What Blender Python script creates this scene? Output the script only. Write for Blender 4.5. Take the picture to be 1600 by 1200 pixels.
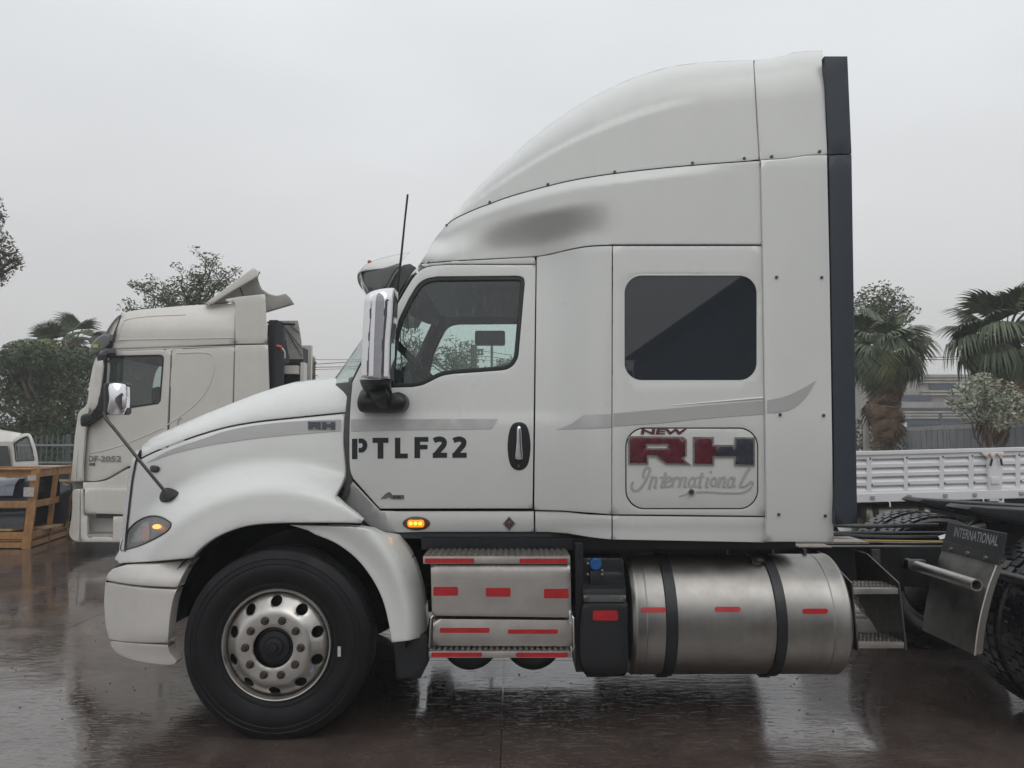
import bpy, math, random
import numpy as np
from mathutils import Vector, Matrix
from mathutils.geometry import delaunay_2d_cdt
random.seed(7)
PI = math.pi
sc = bpy.context.scene
for o in list(bpy.data.objects): bpy.data.objects.remove(o)

# ------------------------------------------------------------------ camera, sky, sun, exposure
CAMZ = 1.70; F = 1202.0; TH = math.radians(3.95)
cam_d = bpy.data.cameras.new('camera'); cam = bpy.data.objects.new('camera', cam_d)
sc.collection.objects.link(cam); sc.camera = cam
cam.location = (0, 0, CAMZ); cam.rotation_euler = (PI/2 + TH, 0, 0)
cam_d.sensor_width = 36; cam_d.lens = 36*F/1600; cam_d.clip_end = 2000; cam_d.clip_start = .05

SUN_EL, SUN_AZ = math.radians(52), math.radians(200)
w = bpy.data.worlds.new('World'); sc.world = w; w.use_nodes = True
nt = w.node_tree; nt.nodes.clear()
N = nt.nodes.new; L = nt.links.new
sky = N('ShaderNodeTexSky'); sky.sky_type = 'NISHITA'; sky.sun_disc = False
sky.sun_elevation = SUN_EL; sky.sun_rotation = SUN_AZ; sky.air_density = 2; sky.dust_density = 6
hs = N('ShaderNodeHueSaturation'); hs.inputs['Saturation'].default_value = .12
b1 = N('ShaderNodeBackground'); b1.inputs['Strength'].default_value = .06
L(sky.outputs[0], hs.inputs['Color']); L(hs.outputs[0], b1.inputs['Color'])
tc = N('ShaderNodeTexCoord'); sp = N('ShaderNodeSeparateXYZ'); L(tc.outputs['Generated'], sp.inputs[0])
rp = N('ShaderNodeValToRGB'); L(sp.outputs['Z'], rp.inputs[0])
rp.color_ramp.elements[0].position = 0; rp.color_ramp.elements[0].color = (.60, .60, .60, 1)
rp.color_ramp.elements[1].position = 1; rp.color_ramp.elements[1].color = (1.0, 1.03, 1.06, 1)
e = rp.color_ramp.elements.new(.14); e.color = (.655, .655, .66, 1)
e = rp.color_ramp.elements.new(.5); e.color = (.83, .86, .89, 1)
nz = N('ShaderNodeTexNoise'); nz.inputs['Scale'].default_value = 1.6; nz.inputs['Detail'].default_value = 4
mp = N('ShaderNodeMapping'); mp.inputs['Scale'].default_value = (1, 1, 2.4)
L(tc.outputs['Generated'], mp.inputs[0]); L(mp.outputs[0], nz.inputs['Vector'])
mr = N('ShaderNodeMapRange'); mr.inputs['To Min'].default_value = .93; mr.inputs['To Max'].default_value = 1.07
mr.inputs['From Min'].default_value = .3; mr.inputs['From Max'].default_value = .7
L(nz.outputs['Fac'], mr.inputs[0])
mx = N('ShaderNodeMix'); mx.data_type = 'RGBA'; mx.blend_type = 'MULTIPLY'; mx.inputs[0].default_value = 1
L(rp.outputs[0], mx.inputs[6]); L(mr.outputs[0], mx.inputs[7])
b2 = N('ShaderNodeBackground'); b2.inputs['Strength'].default_value = 1.0; L(mx.outputs[2], b2.inputs['Color'])
ms = N('ShaderNodeMixShader'); ms.inputs[0].default_value = .93; L(b1.outputs[0], ms.inputs[1]); L(b2.outputs[0], ms.inputs[2])
ow = N('ShaderNodeOutputWorld'); L(ms.outputs[0], ow.inputs[0])

sl = bpy.data.lights.new('sun', 'SUN'); sl.energy = .5; sl.angle = math.radians(40); sl.color = (1, .97, .93)
so = bpy.data.objects.new('sun', sl); sc.collection.objects.link(so)
so.rotation_euler = (PI/2 - SUN_EL, 0, math.radians(20)); so.location = (0, 0, 30)
sc.view_settings.view_transform = 'Standard'; sc.view_settings.look = 'None'
sc.view_settings.exposure = 0.0; sc.view_settings.gamma = 1; sc.view_settings.use_curve_mapping = False

# ------------------------------------------------------------------ helpers
def P(px, py, Y):
    v = 600 - py
    yy = F*math.cos(TH) - v*math.sin(TH); zz = F*math.sin(TH) + v*math.cos(TH)
    t = Y/yy
    return Vector((t*(px-800), Y, CAMZ + t*zz))
YC = 5.67                                    # centre line of the big truck
def mirror(v): return Vector((v[0], 2*YC - v[1], v[2]))
def lerp(a, b, t): return a + (b-a)*t
def sstep(a, b, x):
    t = min(1, max(0, (x-a)/(b-a))); return t*t*(3-2*t)
def interp(x, pts):
    return float(np.interp(x, [p[0] for p in pts], [p[1] for p in pts]))

WORLD = {}
def reg(o, loc): WORLD[o.name] = Vector(loc)
def tag(o, label, cat, group=None, kind=None):
    if label: o['label'] = label
    if cat: o['category'] = cat
    if group: o['group'] = group
    if kind: o['kind'] = kind
    return o
def thing(name, label, cat, loc=(0, 0, 0), group=None):
    o = bpy.data.objects.new(name, None); sc.collection.objects.link(o)
    o.location = loc; o.empty_display_size = .2; reg(o, loc)
    return tag(o, label, cat, group)

class Geo:
    def __init__(s): s.v = []; s.f = []
    def add(s, vs, fs):
        n = len(s.v); s.v += [Vector(v) for v in vs]; s.f += [tuple(i+n for i in f) for f in fs]; return s
    def join(s, g): return s.add(g.v, g.f)
    def mirrored(s):
        g = Geo(); g.v = [mirror(v) for v in s.v]; g.f = [tuple(reversed(f)) for f in s.f]; return g
    def shift(s, d):
        g = Geo(); g.v = [v + Vector(d) for v in s.v]; g.f = list(s.f); return g
    def box(s, a, b, m=None):
        x0, y0, z0 = a; x1, y1, z1 = b
        vs = [(x0,y0,z0),(x1,y0,z0),(x1,y1,z0),(x0,y1,z0),(x0,y0,z1),(x1,y0,z1),(x1,y1,z1),(x0,y1,z1)]
        if m: vs = [m @ Vector(v) for v in vs]
        return s.add(vs, [(0,3,2,1),(4,5,6,7),(0,1,5,4),(1,2,6,5),(2,3,7,6),(3,0,4,7)])
    def beam(s, p, q, w_, h, up=(0, 0, 1)):       # box from p to q
        p = Vector(p); q = Vector(q); d = (q-p).normalized(); u = Vector(up)
        sd = d.cross(u).normalized(); u2 = sd.cross(d).normalized()
        vs = []
        for c in (p, q):
            for a, b in ((-1,-1),(1,-1),(1,1),(-1,1)): vs.append(c + sd*a*w_/2 + u2*b*h/2)
        return s.add(vs, [(0,3,2,1),(4,5,6,7),(0,1,5,4),(1,2,6,5),(2,3,7,6),(3,0,4,7)])
    def tube(s, pts, r, n=10, cap=True):
        pts = [Vector(p) for p in pts]; rs = r if isinstance(r, (list, tuple)) else [r]*len(pts)
        rings = []; ref = None
        for i, p in enumerate(pts):
            d = (pts[min(i+1, len(pts)-1)] - pts[max(i-1, 0)]).normalized()
            if ref is None or abs(ref.dot(d)) > .99: ref = Vector((0,0,1)) if abs(d.z) < .9 else Vector((1,0,0))
            a = d.cross(ref).normalized(); b = d.cross(a).normalized(); ref = a.cross(d)
            rings.append([p + (a*math.cos(2*PI*k/n) + b*math.sin(2*PI*k/n))*rs[i] for k in range(n)])
        vs = [v for r_ in rings for v in r_]; fs = []
        for i in range(len(pts)-1):
            for k in range(n):
                k2 = (k+1) % n; fs.append((i*n+k, i*n+k2, (i+1)*n+k2, (i+1)*n+k))
        if cap: fs.append(tuple(range(n))[::-1]); fs.append(tuple((len(pts)-1)*n + k for k in range(n)))
        return s.add(vs, fs)
    def lathe(s, c, prof, n=48, axis='Y', closed=False, a0=0, a1=2*PI):
        c = Vector(c); vs = []; full = abs(a1-a0-2*PI) < 1e-6; m = n if full else n+1
        for (r, h) in prof:
            for k in range(m):
                a = a0 + (a1-a0)*k/n; cs, sn = math.cos(a)*r, math.sin(a)*r
                vs.append(c + (Vector((cs, h, sn)) if axis == 'Y' else Vector((h, cs, sn)) if axis == 'X' else Vector((cs, sn, h))))
        fs = []; K = len(prof)
        for i in range(K if closed else K-1):
            for k in range(n):
                k2 = (k+1) % m; j = (i+1) % K
                fs.append((i*m+k, i*m+k2, j*m+k2, j*m+k))
        return s.add(vs, fs)
    def prism(s, poly, d):                       # poly: 3D planar loop, d: extrusion vector
        n = len(poly); poly = [Vector(p) for p in poly]; d = Vector(d)
        return s.add(poly + [p+d for p in poly], [tuple(range(n))[::-1], tuple(range(n, 2*n))] + [(i, (i+1) % n, (i+1) % n + n, i+n) for i in range(n)])
    def grid(s, rows):
        m = len(rows[0]); vs = [v for r in rows for v in r]; fs = []
        for i in range(len(rows)-1):
            for j in range(m-1): fs.append((i*m+j, i*m+j+1, (i+1)*m+j+1, (i+1)*m+j))
        return s.add(vs, fs)

def put(name, g, mat, parent=None, smooth=True, sharp=38, bevel=0, fixn=True, label=None):
    base = Vector((0, 0, 0))
    p = parent
    while p is not None: base += p.location; p = p.parent
    me = bpy.data.meshes.new(name); me.from_pydata([tuple(v - base) for v in g.v], [], g.f); me.update()
    if fixn:
        import bmesh
        bm = bmesh.new(); bm.from_mesh(me); bmesh.ops.recalc_face_normals(bm, faces=bm.faces)
        if bevel:
            es = [e_ for e_ in bm.edges if len(e_.link_faces) == 2 and e_.calc_face_angle(0) > .6]
            bmesh.ops.bevel(bm, geom=es, offset=bevel, segments=2, affect='EDGES', profile=.6, clamp_overlap=True)
        bm.to_mesh(me); bm.free()
    if smooth:
        me.polygons.foreach_set('use_smooth', [True]*len(me.polygons)); me.set_sharp_from_angle(angle=math.radians(sharp))
    me.materials.append(mat)
    o = bpy.data.objects.new(name, me); sc.collection.objects.link(o); o.parent = parent
    if label: o['label'] = label
    return o
def put2(name, g, mat, parent, **k):            # near part and its twin on the far side
    a = put(name, g, mat, parent, **k); b = put(name, g.mirrored(), mat, parent, **k); return a, b
def clone(o, loc, parent='same'):
    c = o.copy(); sc.collection.objects.link(c); c.location = loc
    if parent != 'same': c.parent = parent
    return c
def copy_tree(o, loc=None, parent=None):
    c = o.copy(); sc.collection.objects.link(c)
    if parent: c.parent = parent
    if loc is not None: c.location = loc
    for ch in o.children: copy_tree(ch, None, c)
    return c

def cr(pts, n=6, closed=False):                 # Catmull-Rom
    P_ = [Vector((p[0], p[1])) if len(p) == 2 else Vector(p) for p in pts]; out = []; m = len(P_)
    rng = range(m if closed else m-1)
    for i in rng:
        if closed: a, b, c, d = P_[(i-1) % m], P_[i], P_[(i+1) % m], P_[(i+2) % m]
        else: b, c = P_[i], P_[i+1]; a = P_[i-1] if i else b*2-c; d = P_[i+2] if i+2 < m else c*2-b
        for k in range(n):
            t = k/n
            out.append(.5*((2*b) + (c-a)*t + (2*a-5*b+4*c-d)*t*t + (3*b-a-3*c+d)*t**3))
    if not closed: out.append(P_[-1])
    return [tuple(v) for v in out]
def rrect(x0, y0, x1, y1, r, n=6):
    out = []
    for cx, cy, a in ((x1-r, y0+r, -90), (x1-r, y1-r, 0), (x0+r, y1-r, 90), (x0+r, y0+r, 180)):
        for k in range(n+1):
            t = math.radians(a + 90*k/n); out.append((cx + r*math.cos(t), cy + r*math.sin(t)))
    return out
def ell(cx, cy, rx, ry, n=28, rot=0):
    c, s_ = math.cos(rot), math.sin(rot)
    return [(cx + rx*math.cos(t)*c - ry*math.sin(t)*s_, cy + rx*math.cos(t)*s_ + ry*math.sin(t)*c) for t in [2*PI*k/n for k in range(n)]]
def densify(poly, step):
    out = []
    for i, a in enumerate(poly):
        b = poly[(i+1) % len(poly)]; d = math.hypot(b[0]-a[0], b[1]-a[1])
        if d < 1e-6: continue
        n = max(1, int(math.ceil(d/step)))
        for k in range(n): out.append((a[0]+(b[0]-a[0])*k/n, a[1]+(b[1]-a[1])*k/n))
    return out
def inside(pts, poly):
    x, y = pts[:, 0], pts[:, 1]; r = np.zeros(len(pts), bool); p = np.array(poly); q = np.roll(p, -1, 0)
    for (x0, y0), (x1, y1) in zip(p, q):
        if y0 == y1: continue
        c = ((y0 > y) != (y1 > y)) & (x < (x1-x0)*(y-y0)/(y1-y0)+x0); r ^= c
    return r
def pdist(pts, polys):
    d = np.full(len(pts), 1e9)
    for poly in polys:
        p = np.array(poly); q = np.roll(p, -1, 0)
        for a, b in zip(p, q):
            ab = b-a; l2 = (ab**2).sum()
            if l2 < 1e-12: continue
            t = np.clip(((pts-a)@ab)/l2, 0, 1); d = np.minimum(d, np.hypot(*(pts - a - t[:, None]*ab).T))
    return d
def sheet(outline, dfn, holes=(), step=12, thick=.02, roll=.006, mapper=P, upm=267., off=0., rolldir=1):
    """A pressed panel: its outline is filled with a fine net that follows dfn (depth), edges rolled back."""
    loops = [densify(outline, step)] + [densify(h, step) for h in holes]
    rp_ = roll*upm
    allb = [Vector(p) for l in loops for p in l]; edges = []; n = 0
    for l in loops:
        edges += [(n+i, n+(i+1) % len(l)) for i in range(len(l))]; n += len(l)
    xs = [p[0] for p in loops[0]]; ys = [p[1] for p in loops[0]]
    gx = np.arange(min(xs)+step*.37, max(xs), step); gy = np.arange(min(ys)+step*.41, max(ys), step)
    cand = np.array([(x, y) for x in gx for y in gy]) if len(gx) and len(gy) else np.zeros((0, 2))
    def ok(c, dmin):
        if not len(c): return c
        m = inside(c, loops[0])
        for h in loops[1:]: m &= ~inside(c, h)
        c = c[m]
        if not len(c): return c
        return c[pdist(c, loops) > dmin]
    cand = ok(cand, max(step*.4, rp_*1.15))
    extra = [cand]
    if rp_ > .3:
        for frac in (.15, .45, 1.0):
            ring = []
            for l in loops:
                m = len(l)
                for i in range(m):
                    a, b, c = l[i-1], l[i], l[(i+1) % m]
                    tx, ty = c[0]-a[0], c[1]-a[1]; q = math.hypot(tx, ty) or 1
                    for sgn in (1, -1): ring.append((b[0]-ty/q*sgn*rp_*frac, b[1]+tx/q*sgn*rp_*frac))
            extra.append(ok(np.array(ring), rp_*frac*.93))
    allp = allb + [Vector((float(x), float(y))) for arr in extra for x, y in arr]
    vo, eo, fo, *_ = delaunay_2d_cdt(allp, edges, [], 0, 1e-5)
    pv = np.array([tuple(v) for v in vo])
    cen = np.array([pv[list(f)].mean(0) for f in fo]); keep = inside(cen, loops[0])
    for h in loops[1:]: keep &= ~inside(cen, h)
    fs = [tuple(f) for f, k in zip(fo, keep) if k]
    dd = pdist(pv, loops) if rp_ > 0 else None
    vs = []
    for i, (x, y) in enumerate(pv):
        Y = dfn(x, y) + off
        if rp_ > 0 and dd[i] < rp_: Y += rolldir*roll*(1 - math.sqrt(max(0, 1-(1-dd[i]/rp_)**2)))
        vs.append(mapper(x, y, Y))
    g = Geo()
    out = []
    for f in fs:
        a, b, c = (vs[i] for i in f[:3]); nrm = (b-a).cross(c-a)
        out.append(f if nrm.y <= 0 else f[::-1])
    g.add(vs, out)
    if thick > 0:
        cnt = {}
        for f in out:
            for i in range(len(f)):
                k = (f[i], f[(i+1) % len(f)])
                if (k[1], k[0]) in cnt: cnt.pop((k[1], k[0]))
                else: cnt[k] = 1
        mp_ = {}
        for a, b in cnt:
            for i in (a, b):
                if i not in mp_: mp_[i] = len(g.v); g.v.append(g.v[i] + Vector((0, thick, 0)))
        for a, b in cnt: g.f.append((b, a, mp_[a], mp_[b]))
    return g
def const(Y): return lambda x, y: Y
def ribbon(path, wd, dfn, off=-.002, mapper=P):
    pts = [Vector(p) for p in path]; rows = []
    for i, p in enumerate(pts):
        if i == 0: d = pts[1]-p; nn = Vector((-d.y, d.x)).normalized(); k = 1
        elif i == len(pts)-1: d = p-pts[i-1]; nn = Vector((-d.y, d.x)).normalized(); k = 1
        else:
            d1 = (p-pts[i-1]).normalized(); d2 = (pts[i+1]-p).normalized(); d = (d1+d2)
            nn = Vector((-d.y, d.x)).normalized(); k = 1/max(.5, nn.dot(Vector((-d1.y, d1.x))))
        w_ = (wd[i] if isinstance(wd, (list, tuple)) else wd)/2*k
        a = p+nn*w_; b = p-nn*w_
        rows.append([mapper(a.x, a.y, dfn(a.x, a.y)+off), mapper(b.x, b.y, dfn(b.x, b.y)+off)])
    return Geo().grid(rows)
def sweep_over(pts, crown=.05, nose=0., n=10):
    rows = []
    for p in pts:
        q = mirror(p); r = []
        for k in range(n+1):
            s_ = k/n; a = math.sin(PI*s_)**.6 if 0 < s_ < 1 else 0
            r.append(Vector((p.x - nose*a, lerp(p.y, q.y, s_), p.z + crown*a)))
        rows.append(r)
    return Geo().grid(rows)
def text_geo(s_, w_, h, origin, xd, yd, off=.0, depth=0.):
    cu = bpy.data.curves.new('t', 'FONT'); cu.body = s_; cu.offset = off; cu.extrude = depth; cu.resolution_u = 3
    o = bpy.data.objects.new('t', cu); sc.collection.objects.link(o)
    dg = bpy.context.evaluated_depsgraph_get(); me = bpy.data.meshes.new_from_object(o.evaluated_get(dg))
    vs = [v.co.copy() for v in me.vertices]; fs = [tuple(p.vertices) for p in me.polygons]
    bpy.data.objects.remove(o); bpy.data.curves.remove(cu); bpy.data.meshes.remove(me)
    x0 = min(v.x for v in vs); x1 = max(v.x for v in vs); y0 = min(v.y for v in vs); y1 = max(v.y for v in vs)
    origin = Vector(origin); xd = Vector(xd); yd = Vector(yd); nd = xd.cross(yd).normalized()
    return Geo().add([origin + xd*((v.x-x0)/(x1-x0)*w_) + yd*((v.y-y0)/(y1-y0)*h) + nd*v.z for v in vs], fs)

# ------------------------------------------------------------------ materials
def mat(name, col, rough=.5, metal=0., var=.0, vscale=3., bump=0., bscale=40., coat=0., streak=0., spec=.5, emit=None, es=0., rvar=0., trans=0., coatr=.05, wob=0., beads=0.):
    m = bpy.data.materials.new(name); m.use_nodes = True; t = m.node_tree; b = t.nodes['Principled BSDF']
    b.inputs['Base Color'].default_value = (*col, 1); b.inputs['Roughness'].default_value = rough
    b.inputs['Metallic'].default_value = metal; b.inputs['Coat Weight'].default_value = coat
    b.inputs['Coat Roughness'].default_value = coatr; b.inputs['Specular IOR Level'].default_value = spec
    if emit: b.inputs['Emission Color'].default_value = (*emit, 1); b.inputs['Emission Strength'].default_value = es
    n = t.nodes.new; l = t.links.new
    if var or streak or bump or rvar or wob:
        g = n('ShaderNodeNewGeometry')
    last = None
    if var or streak:
        a = n('ShaderNodeTexNoise'); a.inputs['Scale'].default_value = vscale; a.inputs['Detail'].default_value = 6
        a.inputs['Roughness'].default_value = .62
        l(g.outputs['Position'], a.inputs['Vector'])
        r = n('ShaderNodeMapRange'); r.inputs['From Min'].default_value = .3; r.inputs['From Max'].default_value = .72
        r.inputs['To Min'].default_value = 1-var; r.inputs['To Max'].default_value = 1+var*.25
        l(a.outputs['Fac'], r.inputs[0]); last = r.outputs[0]
        if streak:
            mp = n('ShaderNodeMapping'); mp.inputs['Scale'].default_value = (22, 22, .7)
            a2 = n('ShaderNodeTexNoise'); a2.inputs['Scale'].default_value = 1.; a2.inputs['Detail'].default_value = 5
            l(g.outputs['Position'], mp.inputs[0]); l(mp.outputs[0], a2.inputs['Vector'])
            r2 = n('ShaderNodeMapRange'); r2.inputs['From Min'].default_value = .42; r2.inputs['From Max'].default_value = .75
            r2.inputs['To Min'].default_value = 1; r2.inputs['To Max'].default_value = 1-streak
            l(a2.outputs['Fac'], r2.inputs[0])
            mu = n('ShaderNodeMath'); mu.operation = 'MULTIPLY'; l(last, mu.inputs[0]); l(r2.outputs[0], mu.inputs[1]); last = mu.outputs[0]
        x = n('ShaderNodeMix'); x.data_type = 'RGBA'; x.blend_type = 'MULTIPLY'; x.inputs[0].default_value = 1
        x.inputs[6].default_value = (*col, 1); l(last, x.inputs[7]); l(x.outputs[2], b.inputs['Base Color'])
    if rvar:
        a3 = n('ShaderNodeTexNoise'); a3.inputs['Scale'].default_value = 7; a3.inputs['Detail'].default_value = 5
        l(g.outputs['Position'], a3.inputs['Vector'])
        r3 = n('ShaderNodeMapRange'); r3.inputs['From Min'].default_value = .3; r3.inputs['From Max'].default_value = .7
        r3.inputs['To Min'].default_value = max(0, rough-rvar); r3.inputs['To Max'].default_value = rough+rvar
        l(a3.outputs['Fac'], r3.inputs[0]); l(r3.outputs[0], b.inputs['Roughness'])
    if bump:
        a4 = n('ShaderNodeTexNoise'); a4.inputs['Scale'].default_value = bscale; a4.inputs['Detail'].default_value = 4
        l(g.outputs['Position'], a4.inputs['Vector'])
        bn = n('ShaderNodeBump'); bn.inputs['Strength'].default_value = bump; bn.inputs['Distance'].default_value = .004
        l(a4.outputs['Fac'], bn.inputs['Height']); l(bn.outputs[0], b.inputs['Normal'])
    if wob:
        mw = n('ShaderNodeMapping'); mw.inputs['Scale'].default_value = (2.6, 1, 1.1); l(g.outputs['Position'], mw.inputs[0])
        aw = n('ShaderNodeTexNoise'); aw.inputs['Scale'].default_value = 1.3; aw.inputs['Detail'].default_value = 2; l(mw.outputs[0], aw.inputs['Vector'])
        bw = n('ShaderNodeBump'); bw.inputs['Strength'].default_value = wob; bw.inputs['Distance'].default_value = .05; l(aw.outputs['Fac'], bw.inputs['Height'])
        vo = n('ShaderNodeTexVoronoi'); vo.inputs['Scale'].default_value = 75; vo.inputs['Randomness'].default_value = 1; l(g.outputs['Position'], vo.inputs['Vector'])
        vr = n('ShaderNodeMapRange'); vr.inputs['From Min'].default_value = .0; vr.inputs['From Max'].default_value = .28; vr.inputs['To Min'].default_value = 1; vr.inputs['To Max'].default_value = 0
        l(vo.outputs['Distance'], vr.inputs[0])
        b5 = n('ShaderNodeBump'); b5.inputs['Strength'].default_value = beads; b5.inputs['Distance'].default_value = .0015
        l(vr.outputs[0], b5.inputs['Height']); l(bw.outputs[0], b5.inputs['Normal'])
        l(b5.outputs[0], b.inputs['Normal']); l(b5.outputs[0], b.inputs['Coat Normal'])
    return m
def glass(name, tint, gloss=.08, dark=1., rain=0.):
    gloss = gloss + .04
    m = bpy.data.materials.new(name); m.use_nodes = True; t = m.node_tree; t.nodes.clear(); n = t.nodes.new; l = t.links.new
    o = n('ShaderNodeOutputMaterial'); a = n('ShaderNodeBsdfTransparent'); a.inputs[0].default_value = (*tint, 1)
    g = n('ShaderNodeBsdfGlossy'); g.inputs['Roughness'].default_value = .02
    lw = n('ShaderNodeLayerWeight'); lw.inputs[0].default_value = .5; fr = n('ShaderNodeMath'); fr.operation = 'POWER'; fr.inputs[1].default_value = 5; l(lw.outputs['Facing'], fr.inputs[0])
    ad = n('ShaderNodeMath'); ad.operation = 'ADD'; ad.inputs[1].default_value = gloss; l(fr.outputs[0], ad.inputs[0])
    x = n('ShaderNodeMixShader'); l(ad.outputs[0], x.inputs[0]); l(a.outputs[0], x.inputs[1]); l(g.outputs[0], x.inputs[2])
    d = n('ShaderNodeBsdfDiffuse'); d.inputs[0].default_value = (.5, .55, .55, 1)
    x2 = n('ShaderNodeMixShader'); l(x.outputs[0], x2.inputs[1]); l(d.outputs[0], x2.inputs[2])
    if rain:
        ge = n('ShaderNodeNewGeometry'); mp = n('ShaderNodeMapping'); mp.inputs['Scale'].default_value = (60, 60, 9)
        v = n('ShaderNodeTexNoise'); v.inputs['Scale'].default_value = 1.5; v.inputs['Detail'].default_value = 4
        l(ge.outputs['Position'], mp.inputs[0]); l(mp.outputs[0], v.inputs['Vector'])
        r = n('ShaderNodeMapRange'); r.inputs['From Min'].default_value = .5; r.inputs['From Max'].default_value = .75
        r.inputs['To Min'].default_value = .0; r.inputs['To Max'].default_value = rain; l(v.outputs['Fac'], r.inputs[0]); l(r.outputs[0], x2.inputs[0])
        bn = n('ShaderNodeBump'); bn.inputs['Strength'].default_value = .08; l(v.outputs['Fac'], bn.inputs['Height']); l(bn.outputs[0], g.inputs['Normal'])
    else: x2.inputs[0].default_value = .02
    l(x2.outputs[0], o.inputs[0]); return m

WHITE = mat('white_paint', (.735, .745, .72), .32, var=.03, vscale=1.6, coat=.5, streak=.014, rvar=.05, coatr=.08, wob=.16, beads=.22)
WHITE2 = mat('fairing_paint', (.735, .745, .72), .36, var=.03, vscale=1.3, coat=.35, streak=.02, rvar=.05, coatr=.12, wob=.16, beads=.18)
BUMPERW = mat('bumper_paint', (.63, .60, .565), .40, var=.09, vscale=4, coat=.2, streak=.03, coatr=.2, wob=.1, beads=.1)
CREAM = mat('cream_paint', (.64, .615, .565), .35, var=.08, vscale=2, coat=.3, streak=.03, rvar=.08, wob=.16, beads=.1)
DARKSEAL = mat('slate_rubber', (.033, .042, .055), .55, var=.15, vscale=3)
BLACK = mat('black_plastic', (.014, .015, .018), .45, var=.2, vscale=8, rvar=.1)
CHASSIS = mat('chassis_black', (.007, .008, .0105), .5, var=.3, vscale=8, rvar=.15)
GREYBR = mat('grey_bracket', (.10, .10, .10), .5, var=.25, vscale=20)
RUBBER = mat('tyre_rubber', (.0072, .0072, .009), .6, var=.35, vscale=9, rvar=.12, bump=.15, bscale=120, spec=.32)
WETRUB = mat('wet_rubber', (.010, .010, .013), .24, var=.3, vscale=9, rvar=.1, bump=.2, bscale=60)
ALU = mat('brushed_aluminium', (.58, .55, .52), .42, 1, var=.22, vscale=5, rvar=.1, bump=.06, bscale=90)
ALUW = mat('cast_aluminium_wheel', (.60, .58, .55), .38, 1, var=.18, vscale=9, rvar=.08)
TANK = mat('tank_aluminium', (.385, .37, .35), .44, 1, var=.18, vscale=4, streak=.10, rvar=.06)
CHROME = mat('chrome', (.80, .80, .82), .07, 1, bump=.035, bscale=90, var=.06, vscale=40)
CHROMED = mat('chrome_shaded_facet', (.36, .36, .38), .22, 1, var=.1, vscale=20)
STEELD = mat('dark_steel', (.16, .15, .14), .45, 1, var=.35, vscale=25)
NUT = mat('rusty_nut', (.085, .07, .06), .5, .6, var=.4, vscale=60)
RED = mat('red_reflector', (.48, .012, .018), .25, var=.25, vscale=14, coat=.3)
REDW = mat('red_badge_paint', (.155, .024, .04), .35, var=.6, vscale=32, coat=.3)
NAVYW = mat('navy_badge_paint', (.055, .055, .085), .4, var=.6, vscale=32, coat=.3)
SILVERW = mat('worn_silver_edge', (.33, .325, .31), .4, .3, var=.5, vscale=55)
REDN = mat('maroon_letter', (.13, .03, .045), .5, var=.3, vscale=40)
GREYD = mat('grey_decal', (.475, .475, .465), .34, var=.08, vscale=2, coat=.3)
GREYD2 = mat('silver_grey_decal', (.56, .555, .55), .3, var=.24, vscale=4, coat=.5)
GREYS = mat('grey_script', (.47, .47, .465), .4, var=.08, vscale=10)
INK = mat('black_letter', (.018, .022, .027), .5)
BLUE = mat('blue_cap', (.012, .10, .32), .4, var=.3, vscale=30)
AMBER = mat('amber_lens', (.30, .045, .01), .15, coat=.5, emit=(1, .16, .01), es=.12)
AMBERL = mat('amber_lamp_lit', (1, .35, .05), .3, emit=(1, .20, .004), es=1.15)
LEDY = mat('led_spot', (1, .6, .1), .3, emit=(1, .60, .06), es=2.6)
BEZEL = mat('lamp_bezel', (.12, .05, .045), .3, coat=.4)
ORANGE = mat('orange_reflector', (.40, .095, .03), .2, coat=.5)
SMOKE = mat('smoked_plastic', (.085, .09, .088), .14, spec=.7, coat=.5)
INTER = mat('cab_interior', (.045, .050, .058), .7, var=.2, vscale=10)
HEADL = mat('headliner_fabric', (.40, .43, .44), .9, var=.1, vscale=3)
SLEEPW = mat('privacy_glass', (.026, .031, .038), .015, spec=.75)
GLASS = glass('window_glass', (.80, .91, .875), .035, rain=.10)
GLASSW = glass('windscreen_glass', (.82, .91, .88), .05, rain=.10)
LENS = glass('lamp_lens', (.85, .87, .87), .07, rain=.25)
MIRR = mat('mirror_glass', (.85, .86, .88), .02, 1)
WOOD = mat('pallet_wood', (.46, .235, .085), .6, var=.4, vscale=9, bump=.3, bscale=50, streak=.3)
WOODL = mat('pale_plywood', (.50, .36, .20), .6, var=.3, vscale=12)
FOIL = mat('black_wrapping', (.022, .024, .031), .24, var=.2, vscale=8, bump=.5, bscale=12)
FOILG = mat('grey_wrapping', (.20, .21, .26), .25, var=.3, vscale=8, bump=.5, bscale=12)
PAPER = mat('torn_label', (.55, .52, .5), .6, var=.5, vscale=60)
FENCEG = mat('green_grey_steel', (.115, .135, .14), .5, .3, var=.2)
ZINC = mat('weathered_panel', (.27, .275, .29), .65, var=.25, vscale=3, streak=.4)
FLATW = mat('flatbed_white', (.80, .80, .815), .4, var=.05, vscale=4, coat=.2)
CONC = mat('facade_concrete', (.42, .40, .37), .8, var=.25, vscale=2, streak=.25)
WINB = mat('far_window_band', (.07, .09, .12), .3, var=.2)
TREAD = mat('checker_plate', (.33, .31, .285), .42, 1, var=.5, vscale=60, bump=.5, bscale=70)
DECK = mat('deck_plate', (.42, .37, .31), .5, .7, var=.4, vscale=50, bump=.4, bscale=80)
BARK = mat('bark', (.13, .10, .075), .9, var=.4, vscale=12, bump=.6, bscale=30)
POLEM = mat('pole_wood', (.10, .085, .075), .9, var=.3)
POLES = mat('pole_steel', (.17, .19, .19), .6, .3, var=.2)
WIREM = mat('wire', (.03, .03, .035), .6)
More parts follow.
